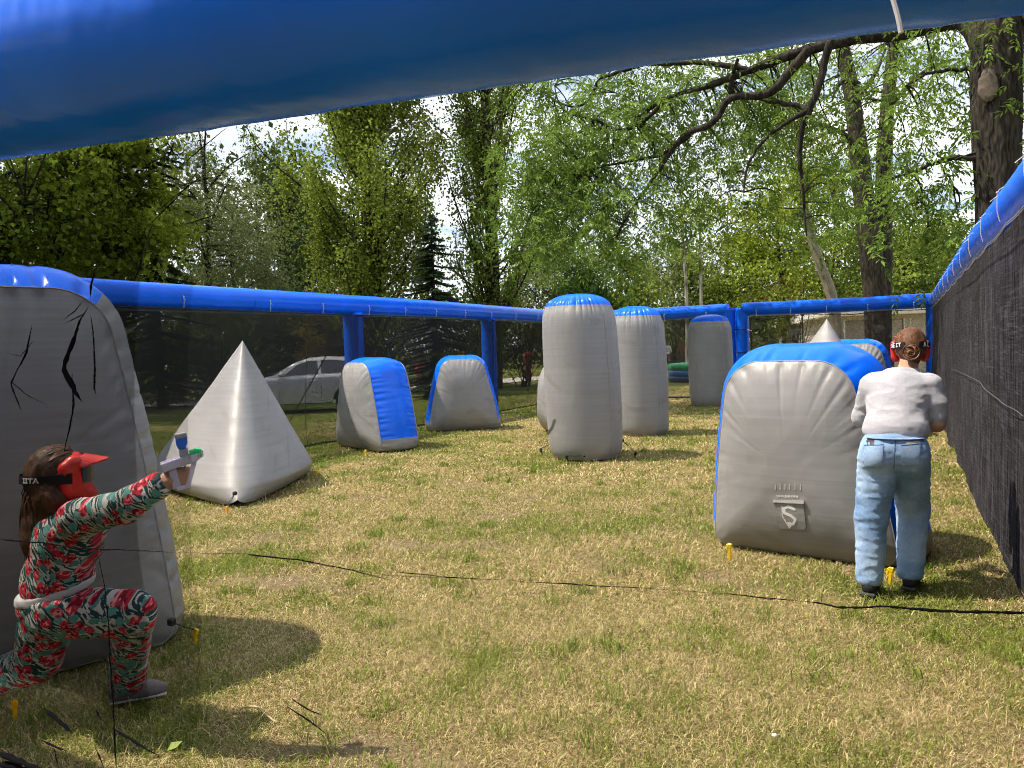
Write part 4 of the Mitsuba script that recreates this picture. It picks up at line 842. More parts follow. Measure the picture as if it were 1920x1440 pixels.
scene['m_heather'] = principled(proc(heather), 0.9, specular=0.1, sheen=0.3)
def floral(p, n, uv):
    a = p.x*0.6+p.y*0.8; b = p.x*0.8-p.y*0.6
    x = a*1.0+b*0.45; y = p.z+b*0.35
    wx = x+0.015*noise(x*30, y*22, 3.0); wy = y+0.015*noise(x*30, y*22, 9.0)
    d1, d2, w1 = voronoi(wx*28, wy*28)                     # leaves
    stripe = noise((wx*0.7+wy*0.7+w1*0.4)*185, (wx-wy)*28, w1*9)
    bg = mix(mi.Color3f(0.52, 0.50, 0.47), mi.Color3f(0.018, 0.055, 0.06), smoothstep(0.44, 0.54, stripe))
    teal = mix(mi.Color3f(0.04, 0.20, 0.19), mi.Color3f(0.16, 0.36, 0.33), stripe)
    bg = mix(bg, teal, mi.Float(w1 > 0.52)*smoothstep(0.48, 0.40, d1))
    f1, f2, fr_ = voronoi(wx*20+4.3, wy*20+1.7)              # big blooms
    pet = noise(wx*120, wy*120, 5.0)
    bloom = mi.Float(fr_ > 0.30)*smoothstep(0.43, 0.36, f1+0.16*(pet-0.5))
    red = mix(mi.Color3f(0.50, 0.025, 0.045), mi.Color3f(0.75, 0.30, 0.32), smoothstep(0.55, 0.8, noise(wx*150+7, wy*150, 1.0)))
    red = mix(red, mi.Color3f(0.20, 0.008, 0.02), smoothstep(0.62, 0.75, noise(wx*100, wy*100, 11.0)))
    return mix(bg, red, bloom)
scene['m_floral'] = principled(proc(floral), 0.8, specular=0.2, sheen=0.2)
def strands(p, n, uv):
    s = noise(p.x*300, p.y*300, p.z*14); b = noise(p.x*40, p.y*40, p.z*6)
    return mi.Color3f(1, 1, 1)*(0.45+0.8*s)*(0.7+0.6*b)
def hair_mat(c):
    return principled(proc(lambda p, n, uv: mi.Color3f(*c)*(0.35+0.9*noise(p.x*260, p.y*260, p.z*22))*(0.6+0.8*noise(p.x*45, p.y*45, p.z*9))), 0.6, specular=0.25)
scene['m_hair_auburn'] = hair_mat((0.135, 0.058, 0.026)); scene['m_hair_brown'] = hair_mat((0.085, 0.042, 0.022))
def hair_strands(holder, name, tubes, base, seed):
    r = np.random.default_rng(seed); v, f = join(tubes); c = np.vstack([np.tile(np.array(base)*(0.35+1.5*r.random()**1.5), (len(t[0]), 1)) for t in tubes]); part(holder, name, (v, f), 'm_strand', True, color=c)
scene['m_strand'] = principled(VC, 0.4, specular=0.45)
RED, BLACK = np.array([0.62, 0.035, 0.025]), np.array([0.013, 0.013, 0.014])
def strap_band(c, axes, radii, a0, a1, width, n=30, off=0.006, tilt=0.0, arch=0.0):
    """a flat elastic band round the head: angles from the back of the head (0) to the sides."""
    X, Y, Z = axes; a = np.linspace(a0, a1, n); rows = []
    for w in (-0.5, 0.5):
        for o in (off, off+0.003):
            rows.append(c+np.outer(np.sin(a)*(radii[0]+o), X)-np.outer(np.cos(a)*(radii[1]+o), Y)+np.outer(w*width+tilt*np.sin(a)+arch*np.cos(a), Z))
    V = np.array(rows).transpose(1, 0, 2)[:, [0, 1, 3, 2]].reshape(-1, 3)
    return V, grid_faces(n, 4, True)
def bent_text(txt, hgt, c, axes, radii, a0, z, off=0.0105, scale=1.0):
    m = meshkit.text_mesh(txt, hgt, 0.001, bold=True); v = np.array(m.vertices); X, Y, Z = axes
    a = a0+v[:, 0]/((radii[0]+radii[1])/2); o = off+v[:, 2]
    return c+(np.sin(a)*(radii[0]+o))[:, None]*X-(np.cos(a)*(radii[1]+o))[:, None]*Y+np.outer(v[:, 1]+z, Z), np.array(m.faces)

# ---- the person in jeans, leaning behind the big bunker
J = lambda x, y, d: on_plane([(x, y)], 1, d)[0]
W = dict(aL=J(1630, 1094, 4.93), aR=J(1706, 1082, 5.13), kL=J(1634, 968, 4.97), kR=J(1712, 955, 5.22), hL=J(1648, 866, 4.99), hR=J(1703, 864, 5.05), pel=J(1676, 842, 5.02), wai=J(1679, 800, 5.06), che=J(1686, 742, 5.17), nb=J(1701, 694, 5.27), hd=J(1707, 654, 5.36),
         sL=J(1636, 722, 5.20), sR=J(1744, 724, 5.20), eL=J(1619, 782, 5.30), eR=J(1756, 795, 5.16), wR=J(1728, 806, 5.42), wL=J(1665, 775, 5.50))
wm = thing('person', 'person in jeans and pale grey top, seen from behind, leaning at the big right bunker', 'person')
fw = np.array([0.05, 1.0, 0]); X1 = np.array([1.0, 0, 0]); HU = unit(np.array([0.0, 0.12, 1.0])); HF = unit(np.array([-0.06, 1, -0.08]))
legs = lambda g: chain([W['hL'], W['kL'], W['aL']+[0, 0, 0.03]], [0.094+g, 0.066+g, 0.050+g])+chain([W['hR'], W['kR'], W['aR']+[0, 0, 0.03]], [0.094+g, 0.066+g, 0.050+g])
but = [blob(W['hL']+[-0.012, -0.05, 0.035], [0.088, 0.090, 0.098]), blob(W['hR']+[0.012, -0.05, 0.035], [0.088, 0.090, 0.098])]
torso = [blob(W['pel'], [0.168, 0.125, 0.13]), blob(W['wai'], [0.146, 0.112, 0.13]), blob((W['wai']+W['che'])/2, [0.155, 0.115, 0.15]), blob(W['che'], [0.172, 0.12, 0.15]), cone(W['sL']+[0.025, 0, -0.01], W['sR']+[-0.025, 0, -0.01], 0.060, 0.060), cone(W['che']+[0, 0.02, 0.06], W['nb']+[0, 0, -0.03], 0.095, 0.06)]
armL, armR = chain([W['sL'], W['eL'], W['wL']], [0.055, 0.043, 0.030]), chain([W['sR'], W['eR'], W['wR']], [0.055, 0.043, 0.030])
body = torso+but+legs(-0.012)+armL+armR+[cone(W['nb'], W['hd']+[0, -0.02, -0.05], 0.052, 0.055)]+head(W['hd'], HF, HU)
HANDS = hand(W['wR'], [-0.7, 0.6, 0.1], [0.2, 0.1, 1], [0.6, 0.7, 0], curl=0.5)+hand(W['wL'], [0.5, 0.8, 0.1], [0.2, 0.1, 1], [-0.7, 0.6, 0], curl=0.5)
def rigged(fs, fine): return blend([blend(fs, 0.03), blend(fine, 0.007)], 0.012)
V, F = skin(rigged(body, HANDS), 0.0105)
part(wm, 'body', (V, F), 'm_vertex', True, color=np.where((V[:, 2:] > 1.2), SKIN*1.0, SKIN)*(0.9+0.2*fb(V, 20, 2, 3))[:, None])
waist_cut = J(1676, 822, 5.0)
jeans = blend(legs(0.012)+[blob(W['pel'], [0.172, 0.128, 0.13])]+but, 0.025)
def baggy(p): return jeans(p)
baggy.pts = jeans.pts
V, F = skin(jeans, 0.0095, 0.008, [(W['aL']+[0, 0, 0.005], [0, 0, 1]), (W['wai']+[0, 0, 0.035], [0, 0, -1])], folds=0.007, scale=9.0, seed=5, aniso=(1.0, 1.0, 1.9))
part(wm, 'jeans', (V, F), 'm_denim', True)
def against(f, pts, d, grow):
    """points pushed along d until they lie on the surface f = grow."""
    p = np.asarray(pts, float).copy()
    for _ in range(25): p = p+np.asarray(d)*(f(p)-grow)[:, None]*0.9
    return p
def patch(quad, n, f, d, grow, thick=0.003):
    """a cloth patch laid on surface f: quad corners in order, seen against direction d."""
    a, b, c, e = [np.asarray(q, float) for q in quad]; u, v = np.meshgrid(np.linspace(0, 1, n), np.linspace(0, 1, n), indexing='ij'); u, v = u.reshape(-1, 1), v.reshape(-1, 1)
    p = against(f, (a*(1-u)+b*u)*(1-v)+(e*(1-u)+c*u)*v, d, grow); q = p-unit(np.asarray(d, float))*thick
    k = np.r_[np.arange(n)*n, (n-1)*n+np.arange(1, n), (np.arange(n-1)*n+n-1)[::-1], np.arange(1, n-1)[::-1]]; m = n*n
    side = np.vstack([np.stack([k, np.roll(k, -1), np.roll(k, -1)+m], 1), np.stack([k, np.roll(k, -1)+m, k+m], 1)])
    return np.vstack([p, q]), np.vstack([grid_faces(n, n), grid_faces(n, n)[:, ::-1]+m, side])
for cx in (1637, 1708):
    w = 19
    quad = [J(cx-w, 838, 4.8), J(cx+w, 836, 4.8), J(cx+w-2, 876, 4.8), J(cx-w+2, 878, 4.8)]
    pk = part(wm, 'back_pocket', patch(quad, 9, jeans, [0, 1, 0], 0.0165), 'm_denim', True)
    q = [quad[0], quad[1]]; s_ = against(jeans, spline(q, 12), [0, 1, 0], 0.020); part(pk, 'stitching', tube(s_, 0.0022, 4), 'm_vertex', color=np.array([0.10, 0.19, 0.36]))
for nm, lab, cat, cx, cw, y0, y1, col in (('wallet', 'dark wallet sticking out of the left back pocket of the jeans', 'wallet', 1628, 10, 826, 845, [0.03, 0.024, 0.02]), ('phone', 'pale phone sticking out of the right back pocket of the jeans', 'phone', 1713, 13, 832, 850, [0.40, 0.34, 0.27])):
    q = patch([J(cx-cw, y0, 4.8), J(cx+cw, y0, 4.8), J(cx+cw, y1, 4.8), J(cx-cw, y1, 4.8)], 4, jeans, [0, 1, 0], 0.010, 0.010); t_ = thing(nm, lab, cat); part(t_, 'case', q, 'm_gloss', False, color=np.array(col))
belt = against(jeans, np.stack([W['wai'][0]+np.linspace(-0.14, 0.14, 30), np.full(30, 4.7), np.full(30, W['wai'][2]-0.055)], 1), [0, 1, 0], 0.012)
part(wm, 'waistband', tube(belt, 0.017, 6, flat=0.25), 'm_denim', True)
seam = against(jeans, np.stack([np.linspace(W['wai'][0], W['pel'][0], 18), np.full(18, 4.7), np.linspace(W['wai'][2]-0.06, W['pel'][2]-0.10, 18)], 1), [0, 1, 0], 0.011)
part(wm, 'seam', tube(seam, 0.003, 4), 'm_vertex', color=np.array([0.07, 0.14, 0.28]))
sh = torso[1:]+chain([W['sL'], W['eL'], W['eL']*0.6+W['wL']*0.4], [0.060, 0.050, 0.047])+chain([W['sR'], W['sR']*0.5+W['eR']*0.5, W['sR']*0.22+W['eR']*0.78], [0.060, 0.056, 0.051])+[blob(W['wai']+[0, 0, -0.02], [0.165, 0.125, 0.10])]
hem_o, hem_n = J(1676, 824, 5.0), [0.15, 0, 1]
V, F = skin(blend(sh, 0.035), 0.009, 0.010, [(hem_o, hem_n), (W['nb']+[0, 0, 0.005], [0, -0.1, -1])], folds=0.0065, scale=8.5, seed=9, aniso=(0.8, 1, 1.6))
part(wm, 'top', (V, F), 'm_heather', True, label='pale grey heather top')
for a, nm in (('aL', 'shoe'), ('aR', 'shoe')):
    p = W[a].copy(); p[2] = 0.0; f_ = unit(np.array([0.12, 1.0, 0])); V, F = skin(blend([cone(p+[0, -0.035, 0.045], p+f_*0.12+[0, 0, 0.035], 0.042, 0.036), cone(p+f_*0.06+[0, 0, 0.04], p+f_*0.17+[0, 0, 0.028], 0.042, 0.030)], 0.02), 0.008, 0, [(np.array([0, 0, 0.006]), [0, 0, 1])])
    s_ = part(wm, nm, (V, F), 'm_vertex', True, color=np.array([0.018, 0.018, 0.02])); part(s_, 'sole', oriented(box([-0.085, -0.042, 0.002], [0.205, 0.042, 0.020], 0.006), p, f_), 'm_vertex', color=np.array([0.05, 0.05, 0.05]))
r_, u_ = unit(np.cross(HF, HU)), HU; hc = W['hd']
cap_ = blob(hc+u_*0.030-HF*0.016, [0.083, 0.103, 0.096], (r_, HF, u_))
V, F = skin(blend([cap_, cone(hc-HF*0.055-u_*0.055, hc-HF*0.06+u_*0.0, 0.050, 0.07)], 0.03), 0.007, 0.003, [(hc+HF*0.045, -HF-u_*0.15)], folds=0.004, scale=26, seed=3, aniso=(1, 1, 0.6))
hr = part(wm, 'hair', (V, F), 'm_hair_auburn', True)
bun = hc-HF*0.132-u_*0.030+r_*-0.006
V, F = skin(blend([blob(bun, [0.040, 0.030, 0.038], (r_, HF, u_)), cone(hc-HF*0.10-u_*0.02, bun, 0.04, 0.03)], 0.015), 0.006, 0, (), folds=0.006, scale=34, seed=8); bn_ = part(hr, 'bun', (V, F), 'm_hair_auburn', True)
rr_ = np.random.default_rng(7); lk = []
for i in range(26):                                            # coils of the bun
    t_ = np.linspace(0, 4.4+rr_.random(), 16)+rr_.random()*6.28; rad_ = 0.020+0.026*rr_.random(); tl = rr_.normal(0, 0.35, 2)
    t_ = t_*0.8; lk.append(tube(bun-HF*(0.036-0.55*rad_+0.008*rr_.random())+r_*rr_.normal(0, 0.006)+u_*rr_.normal(0, 0.006)+np.outer(np.cos(t_)*rad_, r_)+np.outer(np.sin(t_)*rad_*0.92, u_)+np.outer(np.cos(t_)*rad_*tl[0]+np.sin(t_)*rad_*tl[1], HF), 0.0042, 5))
hair_strands(bn_, 'coil', lk, (0.17, 0.075, 0.034), 3)
lk = []
for i in range(170):                                           # hair drawn back over the scalp to the bun
    a = rr_.uniform(-1.9, 1.9); q = []
    for t_ in np.linspace(0, 1, 12):
        ph = a*(1-t_**2)*(1.0); el_ = math.sin(math.pi*min(1, 0.08+t_*0.92)/1.0)
        dvec = unit(r_*math.sin(a)*(1-t_)+u_*(math.cos(a)*(1-t_)*1.15+0.12*(1-t_))+HF*(0.55-1.9*t_)-u_*0.28*t_)
        q.append(hc+u_*0.030-HF*0.016+(dvec@r_)*r_*0.0855+(dvec@HF)*HF*0.1055+(dvec@u_)*u_*0.0985)
    lk.append(tube(np.array(q)+rr_.normal(0, 0.0016, 3), 0.0036, 4))
hair_strands(hr, 'strand', lk, (0.17, 0.075, 0.034), 4)
AX = (r_, HF, u_); RAD = (0.095, 0.128)
mk = part(wm, 'mask', skin(blend([cone(hc+r_*s*0.088+HF*0.05+u_*0.035, hc+r_*s*0.080+HF*0.06-u_*0.058, 0.022, 0.022) for s in (-1, 1)]+[cone(hc+r_*s*0.096+HF*0.005+u_*0.01, hc+r_*s*0.090+HF*0.015-u_*0.05, 0.016, 0.018) for s in (-1, 1)]+[blob(hc+HF*0.105-u_*0.02, [0.075, 0.03, 0.09], AX), blob(hc+HF*0.115-u_*0.085, [0.045, 0.03, 0.035], AX), blob(hc+HF*0.12+u_*0.085, [0.085, 0.045, 0.014], AX)], 0.03), 0.008, 0.0, ()), 'm_gloss', True, color=RED, label='red plastic face mask')
for s in (-1, 1):
    a0, a1 = (0.38, 1.72) if s > 0 else (-1.72, -0.38)
    sp_ = part(wm, 'strap', strap_band(hc+u_*0.018, AX, RAD, a0, a1, 0.036, 24, off=0.0105), 'm_vertex', True, color=BLACK)
    part(sp_, 'lettering', bent_text('RE IT' if s < 0 else 'A L', 0.024, hc+u_*0.006, AX, RAD, -1.33 if s < 0 else 0.60, 0.0, off=0.0145), 'm_vertex', color=np.array([0.8, 0.8, 0.8]))

# ---- the person aiming, in a floral suit
K = lambda x, y, d: at_depth([(x, y)], d)[0]
el = unit(directions_of([(1100, 900)])[0]-directions_of([(1000, 900)])[0]); el = np.array([0.66, 0.75, 0.0]); el = unit(el); ed = np.array([-el[1], el[0], 0.0])   # picture right and away, near this person
GF = on_ground([(240, 1312)])[0]; Gp = dict(hd=K(113, 890, 3.13), nb=K(122, 950, 3.13), sR=K(150, 972, 3.00), sL=K(138, 968, 3.27), che=K(126, 1005, 3.13), wai=K(110, 1075, 3.13), pel=K(100, 1130, 3.14), hR=K(112, 1147, 3.06), hL=K(92, 1150, 3.22), kR=K(248, 1150, 3.14), aR=GF+[0, 0, 0.085], kL=K(72, 1236, 3.24), aL=K(-45, 1290, 3.32), eR=K(236, 948, 2.93), wR=K(302, 907, 2.93), eL=K(158, 1030, 3.30), wL=K(180, 985, 3.26))
gp = thing('person', 'person in floral suit and red mask, lunging and aiming a blaster to the right', 'person')
gF = unit(el*1.0+ed*0.10+np.array([0, 0, -0.02])); gU = unit(np.array([0, 0, 1.0])+el*0.06)
legsG = lambda g: chain([Gp['hR'], Gp['kR'], Gp['aR']], [0.084+g, 0.060+g, 0.047+g])+chain([Gp['hL'], Gp['kL'], Gp['aL']], [0.084+g, 0.062+g, 0.046+g])
Ax = (el, ed, np.array([0, 0, 1.0]))
torsoG = [blob(Gp['pel'], [0.112, 0.140, 0.11], Ax), blob(Gp['wai'], [0.098, 0.125, 0.12], Ax), blob((Gp['wai']+Gp['che'])/2, [0.104, 0.130, 0.14], Ax), blob(Gp['che'], [0.110, 0.142, 0.12], Ax), cone(Gp['sR'], Gp['sL'], 0.058, 0.055), cone(Gp['che'], Gp['nb'], 0.09, 0.05)]
armsG = chain([Gp['sR'], Gp['eR'], Gp['wR']], [0.052, 0.041, 0.028])+chain([Gp['sL'], Gp['eL'], Gp['wL']], [0.052, 0.040, 0.028])
d_ = unit(Gp['wR']-Gp['eR'])
grip = K(331, 893, 2.93)
handsG = hand(Gp['wR'], unit(grip-Gp['wR'])*1.0+el*0.4, -ed*1.0+np.array([0, 0, 0.25]), np.array([0, 0, 1.0])+el*0.2, 0.140, 1.25)+hand(Gp['wL'], [0.3, 0.5, 0.6], ed, [0, 0, 1], 0.16, 0.8)
V, F = skin(rigged(torsoG+legsG(-0.014)+armsG+[cone(Gp['nb'], Gp['hd']+[0, 0, -0.05]-gF*0.015, 0.045, 0.05)]+head(Gp['hd'], gF, gU, 0.97), handsG), 0.0095)
part(gp, 'body', (V, F), 'm_vertex', True, color=SKIN*0.95)
V, F = skin(blend(legsG(0.010)+[torsoG[0]], 0.03), 0.009, 0.012, [(Gp['pel']+[0, 0, 0.045], [0.03, 0.02, -1]), (np.array([0, 0, 0.045]), [0, 0, 1])], folds=0.008, scale=8, seed=15, aniso=(1, 1, 1.5))
part(gp, 'trousers', (V, F), 'm_floral', True)
hemA, hemB = K(40, 1128, 3.0), K(160, 1101, 3.0); hn = unit(np.cross(unit(hemB-hemA), ed)); hn = hn if hn[2] > 0 else -hn
tors2 = torsoG[1:]+[blob(Gp['wai']*0.6+Gp['pel']*0.4, [0.108, 0.135, 0.12], Ax)]
slv = chain([Gp['sR'], Gp['eR'], Gp['wR']-d_*0.012], [0.056, 0.044, 0.033])+chain([Gp['sL'], Gp['eL'], Gp['wL']], [0.058, 0.047, 0.035])
tb_, sb_ = blend(tors2, 0.035), blend(slv, 0.03)
def jacket(p):
    a = np.maximum(tb_(p), -((p-hemA)@hn)-0.013); a = np.maximum(a, (p-Gp['nb'])[:, 2]-0.020); b = np.maximum(sb_(p), (p-Gp['wR'])@d_)
    h = np.clip(0.5+0.5*(b-a)/0.035, 0, 1); return b*(1-h)+a*h-0.035*h*(1-h)
jacket.pts = tb_.pts+sb_.pts
V, F = skin(jacket, 0.009, 0.013, (), folds=0.0075, scale=8.5, seed=19, aniso=(1, 1, 1.3))
part(gp, 'jacket', (V, F), 'm_floral', True)
V, F = skin(blend(tors2+[torsoG[0]], 0.035), 0.008, 0.0225, [(hemA-hn*0.030, hn), (hemA+hn*0.004, -hn)])
part(gp, 'hem_band', (V, F), 'm_vertex', True, color=np.array([0.55, 0.55, 0.56]))
part(gp, 'cuff', tube([Gp['wR']-d_*0.028, Gp['wR']-d_*0.012, Gp['wR']+d_*0.006, Gp['wR']+d_*0.012], [0.047, 0.047, 0.044, 0.036], 16), 'm_vertex', True, color=np.array([0.55, 0.55, 0.56]))
for a, dr_ in (('aR', el), ('aL', unit(el*0.4+np.array([0, 0, -0.8])))):
    p = Gp[a].copy(); p[2] = max(p[2]-0.045, 0.03); V, F = skin(blend([cone(p-dr_*0.035, p+dr_*0.10-[0, 0, 0.006], 0.042, 0.034), cone(p+dr_*0.06-[0, 0, 0.004], p+dr_*0.14-[0, 0, 0.012], 0.036, 0.026)], 0.02), 0.009, 0, [(np.array([0, 0, 0.004]), [0, 0, 1])])
    s_ = part(gp, 'shoe', (V, F), 'm_vertex', True, color=np.array([0.16, 0.14, 0.14])); 
    if a == 'aR': part(s_, 'sole', oriented(box([-0.070, -0.034, 0.001], [0.158, 0.034, 0.012], 0.004), np.array([p[0], p[1], 0]), dr_), 'm_vertex', color=np.array([0.45, 0.43, 0.42]))
hc = Gp['hd']; rg = unit(np.cross(gF, gU)); AXg = (rg, gF, gU)
pts = [hc-gF*0.055+gU*0.0, K(82, 940, 3.10), K(72, 985, 3.08), K(66, 1015, 3.06), K(60, 1042, 3.06)]
V, F = skin(blend([blob(hc+gU*0.026-gF*0.014, [0.081, 0.094, 0.090], AXg), cone(hc-gF*0.055-gU*0.03, hc-gF*0.045+gU*0.02, 0.055, 0.060)]+chain(pts, [0.058, 0.050, 0.046, 0.040, 0.014])+chain([hc-gF*0.05+ed*-0.03, K(98, 940, 3.06), K(86, 990, 3.05)], [0.06, 0.045, 0.02]), 0.03), 0.0075, 0.002, [(hc+gF*0.052-gU*0.02, -gF-gU*0.10)], folds=0.007, scale=26, seed=33, aniso=(1, 1, 0.3))
hr = part(gp, 'hair', (V, F), 'm_hair_brown', True, label='long brown hair hanging down the back')
rr_ = np.random.default_rng(5); lk = []
for i in range(46):
    s0 = hc-gF*(0.05+0.03*rr_.random())-gU*(0.02*rr_.random())+rg*rr_.normal(0, 0.035); e0 = K(62+rr_.normal(0, 10), 1030+rr_.normal(0, 22), 3.04+rr_.normal(0, 0.02)); m0 = (s0+e0)/2-gF*(0.03+0.012*rr_.normal())+rr_.normal(0, 0.008, 3)
    lk.append(tube(spline([s0, m0, e0], 12), 0.0042*np.linspace(1, 0.25, 12), 4))
hair_strands(hr, 'lock', lk, (0.095, 0.048, 0.026), 6)
lk = []
for i in range(130):                                           # strands combed back over the crown and down behind
    a = rr_.uniform(-1.7, 1.7); q = []; e0 = K(66+rr_.normal(0, 10), 1000+rr_.normal(0, 30), 3.08+rr_.normal(0, 0.02)); o_ = hc+gU*0.026-gF*0.018
    for t_ in np.linspace(0, 1, 10):
        dv = unit(rg*math.sin(a)*(1-0.5*t_)+gU*(math.cos(a)*(1-t_)-0.55*t_)+gF*(0.50-1.5*t_)); q.append(o_+(dv@rg)*rg*0.085+(dv@gF)*gF*0.099+(dv@gU)*gU*0.094)
    q = np.array(q)+rr_.normal(0, 0.0015, 3); q = np.vstack([q, q[-1]*0.5+e0*0.5-gF*0.02, e0]); lk.append(tube(spline(q, 18), 0.0036*np.r_[np.ones(12), np.linspace(1, 0.3, 6)], 4))
hair_strands(hr, 'strand', lk, (0.085, 0.044, 0.024), 5)
P = lambda x, y, z: hc+rg*x+gF*y+gU*z
shell = [blob(P(0, 0.060, -0.03), [0.085, 0.048, 0.100], AXg), cone(P(0.083, 0.02, 0.03), P(0.080, 0.03, -0.06), 0.024, 0.024), cone(P(-0.083, 0.02, 0.03), P(-0.080, 0.03, -0.06), 0.024, 0.024), blob(P(0, 0.088, -0.088), [0.045, 0.045, 0.040], AXg), cone(P(0.07, 0.05, 0.055), P(-0.07, 0.05, 0.055), 0.026, 0.026)]
V, F = skin(blend(shell, 0.03), 0.0075, 0.003, [(P(0, -0.012, 0), gF)])
mk = part(gp, 'mask', (V, F), 'm_gloss', True, color=RED, label='red plastic face mask with a long visor')
vis = []
for s in np.linspace(-1, 1, 15):
    a = s*1.25; vis.append([P(math.sin(a)*0.088, 0.01+math.cos(a)*0.075, 0.082-0.012*s*s), P(math.sin(a)*0.096, 0.035+math.cos(a)*0.140, 0.060-0.022*s*s)])
vis = np.array(vis); tv = np.vstack([vis.reshape(-1, 3), vis.reshape(-1, 3)-gU*0.005]); gf = grid_faces(15, 2); part(mk, 'visor', (tv, np.vstack([gf, gf[:, ::-1]+30])), 'm_gloss', False, color=RED)
scene['m_lens'] = principled((0.05, 0.055, 0.06), 0.06, specular=0.9)
lens = []
for zz_ in np.linspace(-0.03, 0.05, 5):
    for a in np.linspace(-1.05, 1.05, 15): lens.append(P(math.sin(a)*0.092, 0.042+math.cos(a)*0.078, zz_))
part(mk, 'lens', (np.array(lens), grid_faces(5, 15)), 'm_lens', True)
for s in (1, -1):
    V, F = oriented(box([-0.032, -0.003, -0.022], [0.026, 0.008, 0.020], 0.002), P(s*0.106, 0.022, -0.004), gF, ez=gU); part(mk, 'ear_vent', (V, F), 'm_vertex', color=BLACK)
RADg = (0.092, 0.122)
sp_ = part(gp, 'strap', strap_band(hc-gU*0.006-gF*0.002, AXg, RADg, -1.6, 1.6, 0.034, 40, off=0.0145, tilt=0.0), 'm_vertex', True, color=BLACK)
part(sp_, 'lettering', bent_text('IITA', 0.019, hc-gU*0.015-gF*0.002, AXg, RADg, 0.55, 0.0, off=0.0205), 'm_vertex', color=np.array([0.8, 0.8, 0.8]))

# ---- the toy blaster in the aiming hand, drawn from its side view and given its thickness
bl = thing('toy_blaster', 'white toy gel blaster with green barrel and blue ammunition hopper, aimed to the right', 'toy blaster')
def side_view(pts, half, depth, off=0.0, bevel=0.25, curve=False):
    p = np.array([at_depth([(x/2.181, y/2.181+780)], depth)[0] for x, y in pts]); c = p.mean(0); q = np.stack([(p-c)@el, (p-c)[:, 2]], 1)
    poly = sg.Polygon(q).buffer(0); b = min(0.004, half*bevel); layers = [(-half, -b), (-half+b, 0), (half-b, 0), (half, -b)]
    ms = []
    core = trimesh.creation.extrude_polygon(poly.buffer(-b*0.2, join_style=1), 2*(half-b), engine='earcut'); v = np.array(core.vertices); v[:, 2] -= half-b; ms.append((v, core.faces))
    inn = poly.buffer(-b)
    if not inn.is_empty and inn.geom_type == 'Polygon':
        c2 = trimesh.creation.extrude_polygon(inn, 2*half, engine='earcut'); v = np.array(c2.vertices); v[:, 2] -= half; ms.append((v, c2.faces))
    v, f = join(ms); return c+v[:, :1]*el+v[:, 1:2]*np.array([0, 0, 1.0])+(v[:, 2:]+off)*ed, f
LAV, GREEN, BLU = np.array([0.50, 0.48, 0.62]), np.array([0.03, 0.36, 0.13]), np.array([0.02, 0.14, 0.62])
part(bl, 'receiver', side_view([(657, 192), (700, 178), (752, 163), (780, 152), (800, 190), (770, 198), (735, 207), (668, 230)], 0.022, 2.93), 'm_gloss', color=LAV)
part(bl, 'rail', side_view([(655, 188), (750, 160), (752, 168), (657, 198)], 0.012, 2.93), 'm_gloss', color=LAV*0.8)
for i in range(4): part(bl, 'groove', side_view([(672+20*i, 199-6*i), (684+20*i, 195-6*i), (686+20*i, 203-6*i), (674+20*i, 207-6*i)], 0.0235, 2.93), 'm_gloss', color=LAV*0.55)
part(bl, 'barrel', side_view([(776, 152), (830, 136), (834, 163), (798, 188), (782, 190)], 0.020, 2.93), 'm_gloss', color=LAV*0.85)
gr_ = part(bl, 'shroud', side_view([(772, 140), (800, 132), (824, 134), (827, 148), (790, 160), (776, 158)], 0.023, 2.93), 'm_gloss', color=GREEN)
for i in range(5): part(gr_, 'fin', side_view([(780+10*i, 152-2*i), (786+10*i, 150-2*i), (784+10*i, 172-2.4*i), (777+10*i, 174-2.4*i)], 0.0245, 2.93), 'm_gloss', color=GREEN)
part(bl, 'grip', side_view([(688, 222), (722, 212), (742, 292), (708, 300)], 0.014, 2.93), 'm_gloss', color=LAV*0.9)
part(bl, 'hand_guard', side_view([(782, 192), (806, 186), (778, 292), (728, 305), (722, 290), (762, 280)], 0.010, 2.93), 'm_gloss', color=LAV)
part(bl, 'trigger', side_view([(752, 204), (762, 202), (757, 222), (748, 232)], 0.004, 2.93), 'm_gloss', color=LAV*0.4)
part(bl, 'feed_neck', side_view([(733, 132), (768, 128), (772, 160), (734, 168)], 0.014, 2.93), 'm_gloss', color=LAV*0.75)
hp = part(bl, 'hopper', side_view([(718, 92), (766, 88), (768, 110), (758, 134), (732, 136), (722, 118)], 0.026, 2.93), 'm_gloss', color=BLU)
part(hp, 'clear_cap', side_view([(712, 74), (760, 66), (768, 88), (718, 94)], 0.024, 2.93), 'm_gloss', color=np.array([0.30, 0.29, 0.31]))

